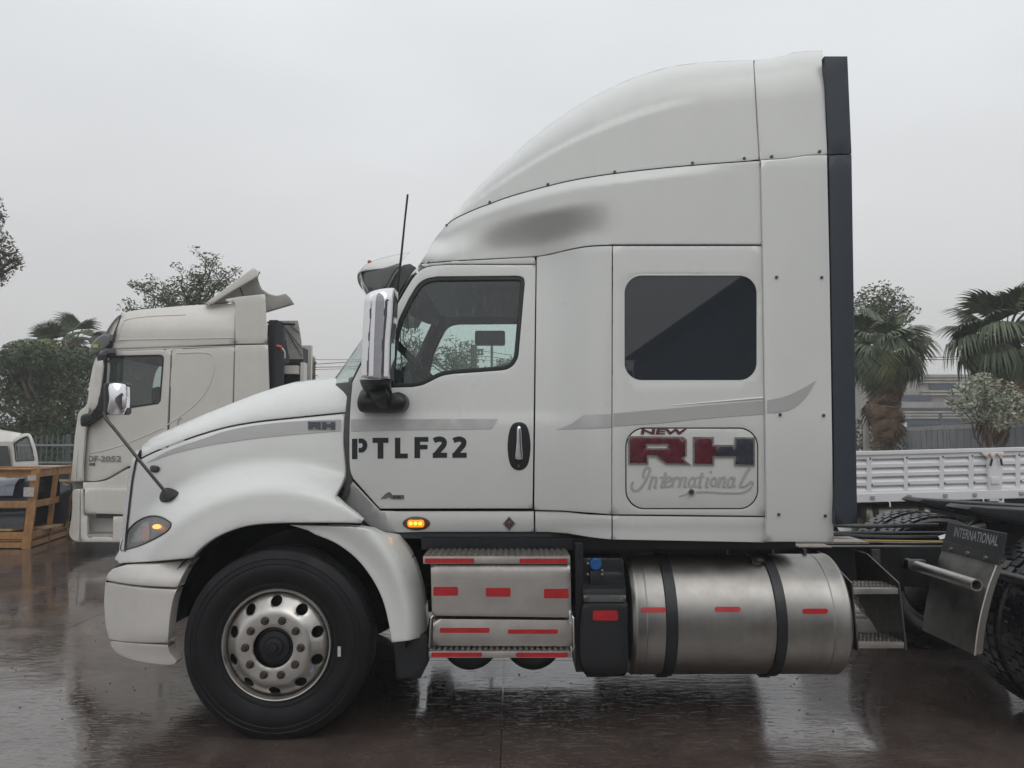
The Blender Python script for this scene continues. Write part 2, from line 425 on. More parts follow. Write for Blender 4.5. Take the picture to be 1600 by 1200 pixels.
def leafmat(name, a, b, rough=.55):
    m = bpy.data.materials.new(name); m.use_nodes = True; t = m.node_tree; p = t.nodes['Principled BSDF']
    g = t.nodes.new('ShaderNodeNewGeometry'); r = t.nodes.new('ShaderNodeValToRGB'); r.color_ramp.elements[0].color = (*a, 1); r.color_ramp.elements[1].color = (*b, 1)
    t.links.new(g.outputs['Random Per Island'], r.inputs[0]); t.links.new(r.outputs[0], p.inputs['Base Color'])
    p.inputs['Roughness'].default_value = rough
    return m
LEAFD = leafmat('dark_leaf', (.035, .062, .022), (.095, .135, .05))
LEAFM = leafmat('mid_leaf', (.05, .08, .03), (.12, .16, .07))
LEAFE = leafmat('dull_leaf', (.05, .06, .035), (.10, .115, .07))
LEAFS = leafmat('silver_leaf', (.17, .20, .13), (.50, .53, .42))
PALMG = leafmat('palm_green', (.055, .082, .042), (.14, .17, .09))
PALMY = leafmat('palm_yellow_green', (.14, .17, .06), (.24, .25, .10))
PALMB = leafmat('palm_dead', (.12, .075, .045), (.27, .19, .125))

# wet concrete yard
def wet():
    m = bpy.data.materials.new('wet_concrete'); m.use_nodes = True; t = m.node_tree; b = t.nodes['Principled BSDF']; n = t.nodes.new; l = t.links.new
    g = n('ShaderNodeNewGeometry')
    def noise(s_, sc3=(1, 1, 1), det=5, rough=.55):
        mp = n('ShaderNodeMapping'); mp.inputs['Scale'].default_value = sc3; l(g.outputs['Position'], mp.inputs[0])
        a = n('ShaderNodeTexNoise'); a.inputs['Scale'].default_value = s_; a.inputs['Detail'].default_value = det; a.inputs['Roughness'].default_value = rough
        l(mp.outputs[0], a.inputs['Vector']); return a.outputs['Fac']
    def rng(x, a, b_, c, d):
        r = n('ShaderNodeMapRange'); r.inputs['From Min'].default_value = a; r.inputs['From Max'].default_value = b_
        r.inputs['To Min'].default_value = c; r.inputs['To Max'].default_value = d; l(x, r.inputs[0]); return r.outputs[0]
    big = noise(.55, (1, 1.3, 1), 6, .6); fine = noise(34, det=8, rough=.75)
    pud = rng(big, .38, .56, 1, 0)                      # 1 = rough drier film, 0 = standing water
    cr_ = n('ShaderNodeValToRGB'); l(noise(2.3, det=8, rough=.65), cr_.inputs[0])
    cr_.color_ramp.elements[0].position = .3; cr_.color_ramp.elements[0].color = (.052, .037, .032, 1)
    cr_.color_ramp.elements[1].position = .75; cr_.color_ramp.elements[1].color = (.135, .103, .090, 1)
    x = n('ShaderNodeMix'); x.data_type = 'RGBA'; x.blend_type = 'MULTIPLY'; x.inputs[0].default_value = 1
    l(cr_.outputs[0], x.inputs[6]); l(rng(fine, .3, .75, .65, 1.25), x.inputs[7]); l(x.outputs[2], b.inputs['Base Color'])
    r1 = n('ShaderNodeMath'); r1.operation = 'MULTIPLY_ADD'; l(pud, r1.inputs[0]); r1.inputs[1].default_value = .085; r1.inputs[2].default_value = .025
    l(r1.outputs[0], b.inputs['Roughness'])
    b.inputs['IOR'].default_value = 2.0
    fl = rng(noise(46, (.55, 1.5, 1), 4, .6), .60, .70, 0, 1); fl2 = rng(noise(15, (.5, 2.6, 1), 6, .7), .57, .66, 0, 1)
    fm = n('ShaderNodeMath'); fm.operation = 'MAXIMUM'; l(fl, fm.inputs[0]); l(fl2, fm.inputs[1])
    fx = n('ShaderNodeMath'); fx.operation = 'MULTIPLY_ADD'; l(fm.outputs[0], fx.inputs[0]); fx.inputs[1].default_value = .12; l(r1.outputs[0], fx.inputs[2]); l(fx.outputs[0], b.inputs['Roughness'])
    ripple = noise(8, (.8, 2.4, 1), 8, .62)
    h = n('ShaderNodeMath'); h.operation = 'MULTIPLY_ADD'; l(fine, h.inputs[0]); h.inputs[1].default_value = .09; l(ripple, h.inputs[2])
    h2 = n('ShaderNodeMath'); h2.operation = 'MULTIPLY'; l(h.outputs[0], h2.inputs[0]); l(rng(pud, 0, 1, .10, .9), h2.inputs[1])
    h3 = n('ShaderNodeMath'); h3.operation = 'MULTIPLY_ADD'; l(fm.outputs[0], h3.inputs[0]); h3.inputs[1].default_value = .10; l(h2.outputs[0], h3.inputs[2]); h2 = h3
    bn = n('ShaderNodeBump'); bn.inputs['Strength'].default_value = .27; bn.inputs['Distance'].default_value = .012
    l(h2.outputs[0], bn.inputs['Height']); l(bn.outputs[0], b.inputs['Normal'])
    return m
WET = wet()

# ------------------------------------------------------------------ the setting
g = Geo(); S = 900
g.grid([[Vector((-S, -60, -.02)), Vector((S, -60, -.02))], [Vector((-S, S, -.02)), Vector((S, S, -.02))]])
ground = put('ground', g, WET, smooth=False); tag(ground, 'wet brown concrete yard with puddles under the trucks', None, kind='structure')
ground['label'] = 'wet brown concrete yard with puddles under the trucks'
SL = 3.9
slab0 = put('concrete_slab', Geo().box((-SL/2+.0025, -SL/2+.0025, -.03), (SL/2-.0025, SL/2-.0025, 0)), WET, ground, smooth=False, bevel=.002)
k = 0
for i in range(-5, 6):
    for j in range(-1, 8):
        loc = (i*SL - .06 - SL/2, j*SL+.15, 0)
        if k == 0: slab0.location = loc
        else: clone(slab0, loc)
        k += 1

rg_ = random.Random(5); gg_ = Geo()
for _ in range(700):
    x, y, r = rg_.uniform(-5.5, 5), rg_.uniform(3.2, 9.5), rg_.uniform(.003, .010)
    i = len(gg_.v); a_ = rg_.uniform(0, 6)
    gg_.v += [Vector((x+r*math.cos(a_+q*2.09), y+r*math.sin(a_+q*2.09)*.8, 0)) for q in range(3)] + [Vector((x, y, r*.8))]
    gg_.f += [(i, i+1, i+3), (i+1, i+2, i+3), (i+2, i, i+3)]
tag(put('grit', gg_, mat('dark_grit', (.045, .036, .03), .6), None, smooth=False), 'dark specks of grit scattered over the wet concrete', 'grit', kind='stuff')
# warehouse behind the camera, seen mirrored in the sleeper window
wh = thing('warehouse', 'dark corrugated warehouse with a long eave beside the yard', 'building', (14, -14, 0))
put('wall', Geo().box((7.15, -36, 0), (7.35, -1.0, 6.1)), mat('warehouse_wall', (.10, .11, .12), .7, var=.3), wh, smooth=False)
rg = Geo().box((6.83, -36, 6.19), (16, -1.0, 6.22))
for i in range(87): rg.box((6.62, -36 + i*.4, 6.221), (16, -36 + i*.4 + .22, 6.34))
put('roof', rg, mat('corrugated_roof', (.07, .075, .08), .6), wh, smooth=False)
put('end_wing', Geo().box((3.0, -37.5, 0), (7.1, -36.1, 5.6)), mat('wing_wall', (.08, .085, .09), .7), wh, smooth=False)
put('wing_fascia', Geo().box((2.6, -36.05, 5.3), (6.7, -35.9, 6.0)), mat('red_fascia', (.30, .035, .03), .5), wh, smooth=False)
put('door', Geo().box((7.06, -14, 0), (7.12, -9, 4.2)), mat('roller_door', (.16, .17, .18), .6), wh, smooth=False)

# ------------------------------------------------------------------ the white tractor truck
truck = thing('tractor_truck', 'large white tractor truck with high sleeper cab, red badge and plate letters on its door', 'truck', (-1.36, YC, 0))
T = truck
WC = (428, 1012)                     # wheel arch centre in the side view
SEAMX = sorted([(540,645),(460,653),(400,659.5),(353,668),(308,681),(270,695),(242,706),(221,716)])
def hood_d(x, y):
    r = math.hypot(x-WC[0], y-WC[1])
    Y = 4.45 + .012*sstep(200, 240, r) + .21*sstep(240, 296, r) + .05*sstep(300, 400, r)
    if x < 310: Y += .36*((310-x)/120)**2.2
    if x > 225 and r > 300: Y += .010*(1-min(1, max(0, (y-interp(x, SEAMX)-1)/5)))
    return Y
seamH = [(540,645),(460,653),(400,659.5),(353,668),(308,681),(270,695),(242,706),(221,716)]
topH = [(222,695.5),(232,687),(250,677),(280,664),(320,647),(360,631),(400,615.5),(440,602.5),(458,598),(480,595.5),(520,592),(545,590.5)]
def seam_y(x): return interp(x, sorted(seamH))
def topH_y(x): return interp(x, topH)
def hoodtop_d(x, y):
    a, b = seam_y(x), topH_y(x); t = min(1, max(0, (a-y)/max(4, a-b)))
    return hood_d(x, a) + .40*(1-math.sqrt(max(0, 1-t**2.0*.97)))
# upper hood skin, seam to silhouette, then over to the far side
o_top = cr(topH, 4) + [(541,643)] + cr([(p[0], p[1]-1.2) for p in seamH], 4)
g = sheet(o_top, hoodtop_d, thick=0, roll=.003, step=9)
edge = [P(x, y, hoodtop_d(x, y)) for x, y in cr(topH, 4)]
gm = g.mirrored(); g.join(gm); g.join(sweep_over(edge, .035, .0, 12))
put('hood_top', g, WHITE, T)
# hood side with the wheel arch bulge
arch = [(300,872),(312,859),(330,845),(350,834),(375,825),(400,820),(440,817.5),(490,817),(530,817),(558,817.5)]
side = [(221,717.5)] + cr([(p[0], p[1]+1.0) for p in seamH[::-1]], 4)[1:] + cr([(539,646),(537,693),(540,736),(536,752),(524,775)], 4) \
     + cr([(524,775),(540,790),(556,802),(567,812)], 3)[1:] + [(563,817.5)] + cr(arch[::-1], 3) + [(240,877),(187,880),(179,873),(186,861)]
gr = cr([(190,827),(194,790),(199,760),(206,735),(213,722)], 3)
side += gr
lampo = cr([(189,859),(192,845),(200,829),(214,815),(232,807),(250,807.5),(264,815),(267,820),(262,829),(245,840),(222,851),(203,857)], 4, True)
g = sheet(side, hood_d, holes=[lampo], step=9, thick=.05, roll=.010)
hood = put2('hood_side', g, WHITE, T)[0]
# grille front with chrome surround
def frontrow(px, py, off=0): return P(px, py, hood_d(px, py)+off)
ge = [(213,704),(206,720),(202,738),(199,756),(195,790),(191,827),(188,862)]
gs = Geo().grid([[frontrow(x, y, -.004), frontrow(x+5.5, y-1, -.016)] for x, y in cr(ge, 4)])
for mr_ in (gs, gs.mirrored()): pass
put2('grille_surround', gs, CHROME, T)
gs2 = Geo().grid([[frontrow(x+6.5, y, -.006), frontrow(x+8, y, -.012)] for x, y in cr(ge, 4)]); put('grille_gasket', gs2, BLACK, T)
pts = [frontrow(x, y, .0) for x, y in cr(ge, 3)]
put('grille', sweep_over(pts, 0, .10, 14), BLACK, T)
for k in range(6):
    t = .12 + k*.14; p = pts[int(t*(len(pts)-1))]
    rr = [[Vector((q.x - .02, q.y, q.z + dz)) for q in [Vector((p.x-.10*math.sin(PI*s_/14)**.6 if 0 < s_ < 14 else p.x, lerp(p.y+.06, 2*YC-p.y-.06, s_/14), p.z)) for s_ in range(15)]] for dz in (-.025, .025)]
    put('grille_bar', Geo().grid(rr), CHROME, T)
# head lamp
def put_lamp():
    b = put('headlight', sheet(lampo, hood_d, off=.05, step=6, thick=0, roll=.03, rolldir=-1), mat('lamp_bowl', (.10, .10, .105), .3, .5, var=.6, vscale=45), T)
    put('reflector_bowl', sheet(cr([(203,848),(214,826),(230,814),(233,830),(222,845)], 3, True), hood_d, off=.035, step=5, thick=0, roll=0), CHROMED, b)
    put('orange_reflector', sheet(rrect(221, 822, 233, 846, 4), hood_d, off=.028, step=5, thick=.01, roll=.004), ORANGE, b)
    put('indicator_lamp', sheet(ell(244.5, 823, 6.5, 3.6), hood_d, off=.02, step=4, thick=.01, roll=.004), mat('indicator_lit', (1, .5, .1), .3, emit=(1, .33, .03), es=2.6), b)
    put('lens', sheet(lampo, hood_d, off=-.004, step=6, thick=0, roll=.012), LENS, b)
    put('lens_rim', Geo().tube([P(x, y, hood_d(x, y)-.002) for x, y in lampo] + [P(*lampo[0], hood_d(*lampo[0])-.002)], .0045, 6), BLACK, b)
put_lamp()
# decals on the hood
su = [(533,655.5),(460,658.5),(400,664.5),(353,673.5),(320,684.5),(270,701.5),(240,716.5),(228,724)]
slo = [(533,673.5),(460,679),(400,685),(353,691.5),(320,697),(270,709),(240,720)]
put('stripe_decal', sheet(cr(su, 4) + cr(slo[::-1], 4), hood_d, off=-.003, step=9, thick=0, roll=0), GREYD, T)
R_poly = [(142,275),(720,283),(755,312),(755,482),(722,512),(800,578),(535,573),(430,492),(355,490),(355,573),(145,570)]
R_hole = [(345,370),(550,370),(550,402),(345,402)]
H_poly = [(820,283),(1035,285),(1035,365),(1250,368),(1255,287),(1465,290),(1465,590),(1250,585),(1250,500),(1040,500),(1038,583),(820,578)]
def tr(poly, a): return [a(x, y) for x, y in poly]
small = lambda x, y: (481.5 + (x-142)/(1465-142)*42, 659 + (y-275)/(590-275)*12)
put('badge_plate', sheet([(481,657.5),(524,657.5),(524,672),(481,672)], hood_d, off=-.005, step=8, thick=.002, roll=0), SILVERW, T)
for poly, hl in ((R_poly, [R_hole]), (H_poly, [])):
    put('badge_letter', sheet(tr(poly, small), hood_d, [tr(h, small) for h in hl], off=-.009, step=8, thick=.003, roll=0), NAVYW, T)
# grey bracket between hood and door
def br_d(x, y): return 4.80
put('hinge_bracket', sheet([(545,592),(551,600),(549,650),(546,700),(548,740),(552,750),(545,772),(534,786),(524,777),(536,758),(538,735),(536,690),(540,640)], const(4.71), step=10, thick=.01, roll=.004), GREYBR, T)
for x, y in ((535.5,764),(534,772),(529,778)):
    put('bracket_bolt', Geo().lathe(P(x, y, 4.70), [(0, -.012), (.007, -.012), (.008, 0), (.008, .01)], 10), BLACK, T)
# rear mudguard of the front wheel
def mg_d(x, y):
    r = math.hypot(x-WC[0], y-WC[1]); a = math.atan2(-(y-WC[1]), x-WC[0])
    rc = interp(a, [(0, 203), (.4, 213), (.7, 224), (1.0, 236), (1.5, 240)])
    return 4.465 + .34*max(0, (r-rc)/45)**1.7 + .03*sstep(230, 195, r)
mg = [(452,820),(500,821.5),(560,824),(580,827),(597,835),(622,838)] + cr([(622,838),(640,862),(652,890),(661,925),(667,965),(668,993)], 4)[1:] + [(640,1001),(612,1004)] \
   + cr([(612,1004),(607,972),(597,935),(580,902),(556,872),(525,849),(492,835)], 4)[1:] + [(482,829)]
gmg = sheet(mg, mg_d, step=4.5, thick=.10, roll=.006)
put2('mudguard', gmg, WHITE, T)
put2('mud_flap', sheet([(614,998),(668,990),(669,1036),(657,1060),(619,1062)], const(4.58), step=12, thick=.42, roll=.01), BLACK, T)
# cowl wedge and sills
def sill_d(x, y): return 4.735 - .055*sstep(812, 800, y)*0 + .03*sstep(808, 835, y) - .15*sstep(850, 940, x)
def wedge_d(x, y):
    if x < 625:
        d = (x-548) - (y-748)*.95      # distance from the diagonal
        return lerp(4.72 - .03*sstep(-18, -3, d) + .06*sstep(-10, -60, d), sill_d(x, y), sstep(596, 624, x))
    return sill_d(x, y)
wed = [(551,753),(593,799)] + [(834,799),(834,831),(780,831),(700,831),(660,831),(625,832),(592,833),(578,822),(568,813),(548,797),(530,783),(540,772)]
put2('sill_panel', sheet(wed, wedge_d, step=9, thick=.04, roll=.0035), WHITE, T)
put('sill_panel', sheet([(836.5,799)] + cr([(836.5,799),(880,800),(920,804),(955.5,805.5)], 4)[1:] + [(955.5,843)] + cr([(955.5,843),(920,839),(890,834),(860,831.5),(836.5,831)], 4)[1:], sill_d, step=9, thick=.04, roll=.003), WHITE, T)
put('sill_panel', sheet([(957.5,806),(1195,808.5),(1195,847.5),(957.5,843)], sill_d, step=12, thick=.04, roll=.003), WHITE, T)
# marker lamp and diamond emblem
ml = put('marker_lamp', sheet(ell(650.5, 818, 21.5, 11, 36), sill_d, off=-.014, step=5, thick=.014, roll=.012), BEZEL, T)
put('amber_lens', sheet(rrect(636.5, 812, 663, 824, 4.5), sill_d, off=-.017, step=4, thick=.004, roll=.004), AMBERL, ml)
for x in (641.5, 649, 656.5): put('led', sheet(ell(x, 818, 2.6, 2.6, 12), sill_d, off=-.020, step=3, thick=.002, roll=0), LEDY, ml)
em = put('emblem', sheet([(795.5,807),(805.5,818),(795.5,829.5),(785.5,818)], sill_d, off=-.006, step=6, thick=.005, roll=0), CHROMED, T)
put('emblem_inlay', sheet([(795.5,810),(803,818),(795.5,826.5),(788,818)], sill_d, off=-.007, step=6, thick=0, roll=0), mat('emblem_maroon', (.10, .035, .035), .4), em)
put('emblem_mark', ribbon([(791,818.5),(795.5,814),(800,818.5)], 1.3, sill_d, -.0085), SILVERW, em)
put('emblem_mark', ribbon([(795.5,815),(795.5,824)], 1.4, sill_d, -.0095), SILVERW, em)
# door
def under(y): return .075*(max(0, y-655)/145)**1.7
def door_d(x, y):
    Y = 4.66 + .085*(max(0, (640-y))/240)**1.8 - .012*sstep(646, 656, y) + .012*sstep(560, 700, y)*0
    Y += .10*max(0, (640-x)/90)**2 * sstep(620, 480, y)*.9
    return Y + under(y)
doorp = [(837,414),(700,414)] + cr([(700,414),(676,416),(660,421),(647,433),(636,450)], 4)[1:] + [(600,512),(563,573),(551,597)] + cr([(551,597),(547.5,640),(546,690),(547,732),(552,748)], 4)[1:] + [(594,794.5),(832,794.5)]
winp = cr([(610.5,606),(611,570),(613.5,537)], 3) + [(623,499),(638,468)] + cr([(648,451),(656,441.5),(668,435),(684,432)], 3) + [(806,431)] + cr([(812,431.5),(818,434.5),(820,442)], 3) + [(810.5,552)] \
     + cr([(809,560),(803,570),(794,576.5),(784,579)], 3) + [(708,584.5)] + cr([(708,584.5),(690,588),(672,596.5),(660,602),(645,605)], 4)[1:]
gd = sheet(doorp, door_d, holes=[winp], step=10, thick=.035, roll=.0035)
door, door_f = put2('door', gd, WHITE, T)
def inset(poly, d):
    p = np.array(poly); a = (p*np.roll(np.roll(p, -1, 0), 1, 1)*[1, -1]).sum()
    out = []; n = len(poly); sgn = 1 if a > 0 else -1
    for i in range(n):
        A, B, C = p[i-1], p[i], p[(i+1) % n]
        e1 = B-A; e2 = C-B; l1 = np.hypot(*e1) or 1; l2 = np.hypot(*e2) or 1
        n1 = np.array([-e1[1], e1[0]])/l1; n2 = np.array([-e2[1], e2[0]])/l2; m = n1+n2; q = np.hypot(*m)
        if q < 1e-6: continue
        m = m/q; out.append(tuple(B + m*d*sgn/max(.45, m@n1)))
    return out
win_in = inset(winp, 7)
if not inside(np.array([win_in[0]]), winp)[0]: win_in = inset(winp, -7)
gsl = sheet(winp, lambda x, y: door_d(x, y)+.008, holes=[win_in], step=8, thick=.03, roll=.004)
put('window_seal', gsl, BLACK, door); put('window_seal', gsl.mirrored(), BLACK, door_f)
ggl = sheet(win_in, lambda x, y: door_d(x, y)+.022, step=20, thick=0, roll=0)
put('window_glass', ggl, GLASS, door); put('window_glass', ggl.mirrored(), GLASS, door_f)
put('window_divider', Geo().tube([P(653, 452, 4.74), P(648.5, 517, 4.72)], .006, 6), BLACK, door)
# inner door skin, dark
inn = [(837,414),(700,414),(660,421),(636,450),(563,573),(551,597),(547,732),(594,794),(832,794)]
gi = sheet(inn, lambda x, y: door_d(x, y)+.06, holes=[inset(winp, 3) if inside(np.array([inset(winp, 3)[0]]), winp)[0] else inset(winp, -3)], step=24, thick=0, roll=0)
put('door_lining', gi, INTER, door); put('door_lining', gi.mirrored(), INTER, door_f)
# door handle
hp = cr([(811,659.5),(821,663),(826.5,675),(829,697),(826.5,720),(821,731),(811,735),(801,731),(795.5,720),(793,697),(795.5,675),(801,663)], 4, True)
dh = put('door_handle', sheet(hp, door_d, off=-.006, step=6, thick=.01, roll=.006), BLACK, door)
put('handle_grip', sheet(cr([(808,668),(814,668),(815.5,690),(817,714),(815,718),(807,718),(805,714),(807,690)], 3, True), door_d, off=-.03, step=4, thick=.012, roll=.008), CHROME, dh)
put('key_lock', Geo().lathe(P(810.5, 728, 4.648), [(0, 0), (.007, 0), (.008, .006)], 12), STEELD, dh)
# door stripe decal and letters
def dd(x, y): return door_d(x, y)
put('stripe_decal', sheet([(548.5,655),(778,654.5),(768,670),(640,672),(548.5,674)], dd, off=-.0025, step=9, thick=0, roll=0), GREYD2, door)
Lt = []
put('plate_letter', ribbon([(554.2,685.5),(554.2,717.5)], 8.6, dd), INK, door)
put('plate_letter', ribbon(cr([(560.3,689),(566,689),(569.7,692.5),(570,698),(566.5,703),(560.3,703.4)], 4), 7.4, dd), INK, door)
put('plate_letter', ribbon([(582,688),(607,688)], 8, dd, -.002).join(ribbon([(594.5,691.8),(594.5,716.5)], 9, dd, -.0023)), INK, door)
put('plate_letter', ribbon([(621.3,684),(621.3,716.3)], 8.6, dd, -.002).join(ribbon([(625.4,712.4),(637.2,712.4)], 7.6, dd, -.0023)), INK, door)
put('plate_letter', ribbon([(652,682.8),(652,715.8)], 9, dd, -.002).join(ribbon([(656.3,686.5),(669.3,686.5)], 7.4, dd, -.0023)).join(ribbon([(656.3,698.5),(668,698.5)], 7, dd, -.0023)), INK, door)
for x0 in (676.2, 706.8):
    p2 = cr([(x0+1.8,688.5),(x0+6,686.7),(x0+12,686.0),(x0+17.3,689),(x0+17.2,695),(x0+11.5,702),(x0+4.5,710.8)], 4)
    put('plate_letter', ribbon(p2, 8.2, dd, -.002).join(ribbon([(x0,711.4),(x0+22.4,711.2)], 7.8, dd, -.0024)), INK, door)
# small engine badge
eb = put('engine_badge', sheet([(594,779.5),(602,772),(606,769),(610,769.2),(613,773.5),(631.5,773.5),(631,780),(612,779.8),(608,777),(602,778.5)], dd, off=-.005, step=6, thick=.004, roll=0), CHROMED, door)
put('badge_digit', ribbon([(614.5,775),(618.3,775),(618.3,777),(614.7,777),(614.7,779),(618.5,779)], 1.0, dd, -.0062).join(ribbon([(625.5,775),(621.5,775),(621.5,779),(625.5,779),(625.5,777),(621.8,777)], 1.0, dd, -.0064)), INK, eb)
# ---- side panel between door and sleeper, roof rail
def body_d(x, y):
    Y = 4.66 + .085*(max(0, (640-y))/240)**1.8 - .012*sstep(646, 656, y)
    return lerp(Y, 4.50, sstep(848, 940, x)) + under(y)
seam2 = [(657,412),(700,408.5),(760,405),(835,401),(860,397),(890,390),(920,385),(957,383)]
put2('roof_rail', sheet(cr([(p[0], p[1]+1) for p in seam2[:4]], 3) + [(837.3,412.3),(700,412.3),(676,414),(664,417)], lambda x, y: 4.735 + .12*max(0, (700-x)/45)**2, step=9, thick=.03, roll=.003), WHITE, T)
midp = [(838.8,402)] + cr([(838.8,401.5),(860,398),(890,391),(920,386),(956,384.5)], 4)[1:] + [(955.3,803.5),(920,801),(880,797.8),(834.8,796.5)]
put2('cab_side_panel', sheet(midp, body_d, step=9, thick=.03, roll=.0025), WHITE, T)
slp = [(957.8,384.5),(1190,384.5),(1195.5,806),(956.3,803.5)]
slp_d = lambda x, y: 4.50 + under(y)
swin = rrect(975, 430, 1183, 595, 28, 8); hat = rrect(977, 668, 1185, 796, 30, 8)
sl_ = put('sleeper_side', sheet(slp, slp_d, holes=[swin, hat], step=16, thick=.03, roll=.0025), WHITE, T)
put('sleeper_side', sheet(slp, const(4.50), step=30, thick=.03, roll=.004).mirrored(), WHITE, T)
sw = put('sleeper_window', sheet(inset(swin, 1.2) if inside(np.array([inset(swin, 1.2)[0]]), swin)[0] else inset(swin, -1.2), const(4.506), step=60, thick=.01, roll=0), SLEEPW, sl_)
put('window_trim', Geo().tube([P(x, y, 4.502) for x, y in swin] + [P(*swin[0], 4.502)], .0035, 6), WHITE, sl_)
hatin = rrect(979, 670, 1183, 794, 28.5, 8)
ht = put('storage_hatch', sheet(hatin, slp_d, step=16, thick=.02, roll=.003), WHITE, T)
put('hatch_gasket', Geo().grid([[P(x, y, slp_d(x, y)+.011) for x, y in (p, q)] for p, q in zip(hat+hat[:1], hatin+hatin[:1])]), BLACK, ht)
lockp = P(1080, 769, slp_d(0, 769)-.006)
put('hatch_lock', Geo().lathe(lockp, [(.0095, -.006), (.019, -.006), (.021, .005)], 20), CHROME, ht)
put('lock_core', Geo().lathe(lockp, [(0, -.003), (.0094, -.003), (.0094, .003)], 14), BLACK, ht)
z7 = lambda x, y: (960 + x/6.667, 640 + y/6.667)
S_ = slp_d
for nm, poly, hl, inner in (('r', R_poly, [R_hole], None), ('h', H_poly, [], None)):
    put('badge_edge', sheet(tr(poly, z7), S_, [tr(h, z7) for h in hl], off=-.008, step=10, thick=.007, roll=0), SILVERW, ht)
def shr(poly, d):
    a = inset(poly, d); b = inset(poly, -d)
    ar = lambda q: abs(sum(q[i-1][0]*q[i][1]-q[i][0]*q[i-1][1] for i in range(len(q))))
    return a if ar(a) < ar(b) else b
def grow(poly, d):
    a = inset(poly, d); b = inset(poly, -d)
    ar = lambda q: abs(sum(q[i-1][0]*q[i][1]-q[i][0]*q[i-1][1] for i in range(len(q))))
    return a if ar(a) > ar(b) else b
put('badge_face', sheet(tr([(160,292),(712,300),(738,320),(738,472),(712,496),(692,508),(758,562),(545,557),(440,475),(338,474),(338,556),(162,553)], z7), S_, [tr(grow(R_hole, 15), z7)], off=-.011, step=8, thick=.003, roll=.002), REDW, ht)
Hl = [(837,300),(1018,302),(1018,382),(1060,382),(1060,483),(1022,483),(1020,566),(837,561)]
Hr = [(1062,382),(1267,385),(1272,304),(1448,307),(1448,573),(1267,568),(1267,483),(1062,483)]
put('badge_face', sheet(tr(Hl, z7), S_, off=-.011, step=8, thick=.003, roll=.002), REDW, ht)
put('badge_face', sheet(tr(Hr, z7), S_, off=-.011, step=8, thick=.003, roll=.002), NAVYW, ht)
def zr(path, wd, off=-.002):
    pts = [(x, y) for x, y in tr(path, z7)]; g = Geo().tube([P(x, y, S_(x, y)) for x, y in pts], wd/6.667/2/267., 8)
    for v in g.v:
        y0 = slp_d(0, 683 - (v.z-CAMZ)*F/4.52); v.y = y0 + (v.y-y0)*.12 + off + .001
    return g
o3 = P(*z7(272, 259), slp_d(0, 679)-.004)
put('new_lettering', text_geo('NEW', 470/6.667/F*4.52, 57/6.667/F*4.52, o3, (1, 0, 0), (.22, -.03, 1), .045), REDN, ht)
scr = [([(195,750),(176,795),(195,838),(235,842),(280,808),(320,750),(352,680),(370,630),(352,603),(322,618),(302,668),(306,715)], 24),
 ([(398,690),(360,830)], 26), ([(378,765),(408,712),(438,712),(430,770),(416,808),(440,815)], 20),
 ([(535,655),(495,780),(490,806),(520,802)], 22), ([(470,708),(556,700)], 14),
 ([(520,768),(575,742),(588,712),(562,702),(532,742),(528,790),(552,806),(586,788)], 19),
 ([(622,700),(600,806)], 24), ([(612,748),(640,705),(668,708),(660,732)], 18),
 ([(700,700),(672,810)], 24), ([(688,750),(720,704),(745,712),(732,770),(728,800),(752,805)], 19),
 ([(838,716),(808,706),(780,745),(778,795),(806,804),(832,765),(846,706),(832,790),(858,802)], 20),
 ([(915,655),(885,780),(882,805),(908,800)], 22), ([(860,706),(938,700)], 13),
 ([(975,703),(955,795),(978,802)], 23),
 (ell(1035, 752, 27, 44, 20, .2) + ell(1035, 752, 27, 44, 20, .2)[:1], 19),
 ([(1105,700),(1080,808)], 24), ([(1096,750),(1128,704),(1152,712),(1140,770),(1134,800),(1158,805)], 19),
 ([(1240,716),(1212,705),(1184,745),(1180,793),(1208,802),(1236,765),(1252,705),(1236,788),(1262,798)], 20),
 ([(1412,606),(1382,640),(1345,710),(1312,780),(1318,802),(1370,790),(1425,745)], 22),
 ([(1425,745),(1442,770),(1405,830),(1310,866),(1150,868),(1000,857),(855,856)], 16), ([(765,872),(672,904)], 9)]
for i, (pth, wd) in enumerate(scr):
    q = cr(pth, 4) if len(pth) > 2 and i != 14 else pth
    put('script_letter', zr(q, wd*1.32, -.0018 - .00012*i), GREYS, ht)
put('script_letter', sheet(tr(ell(1003, 652, 15, 14, 14), z7), S_, off=-.002, step=6, thick=0, roll=0), GREYS, ht)
# long grey swoosh over sleeper and extender
sw1 = [(870,671)] + cr([(870,671),(889,664),(903,655),(912,648)], 4)[1:] + [(955,647),(955,668)]
put('swoosh_decal', sheet(sw1, body_d, off=-.0025, step=9, thick=0, roll=0), GREYD2, T)
put('swoosh_decal', sheet([(958.5,646)] + cr([(958.5,646),(1040,639),(1120,632),(1193.5,626)], 4)[1:] + [(1194,647)] + cr([(1194,647),(1100,654),(1030,661),(958.5,666)], 4)[1:], slp_d, off=-.0025, step=14, thick=0, roll=0), GREYD, T)
put('body_crease', Geo().tube([P(990, 638, 4.504), P(1080, 631, 4.501), P(1193, 621.5, 4.499)], [.001, .004, .006], 8), WHITE, T)
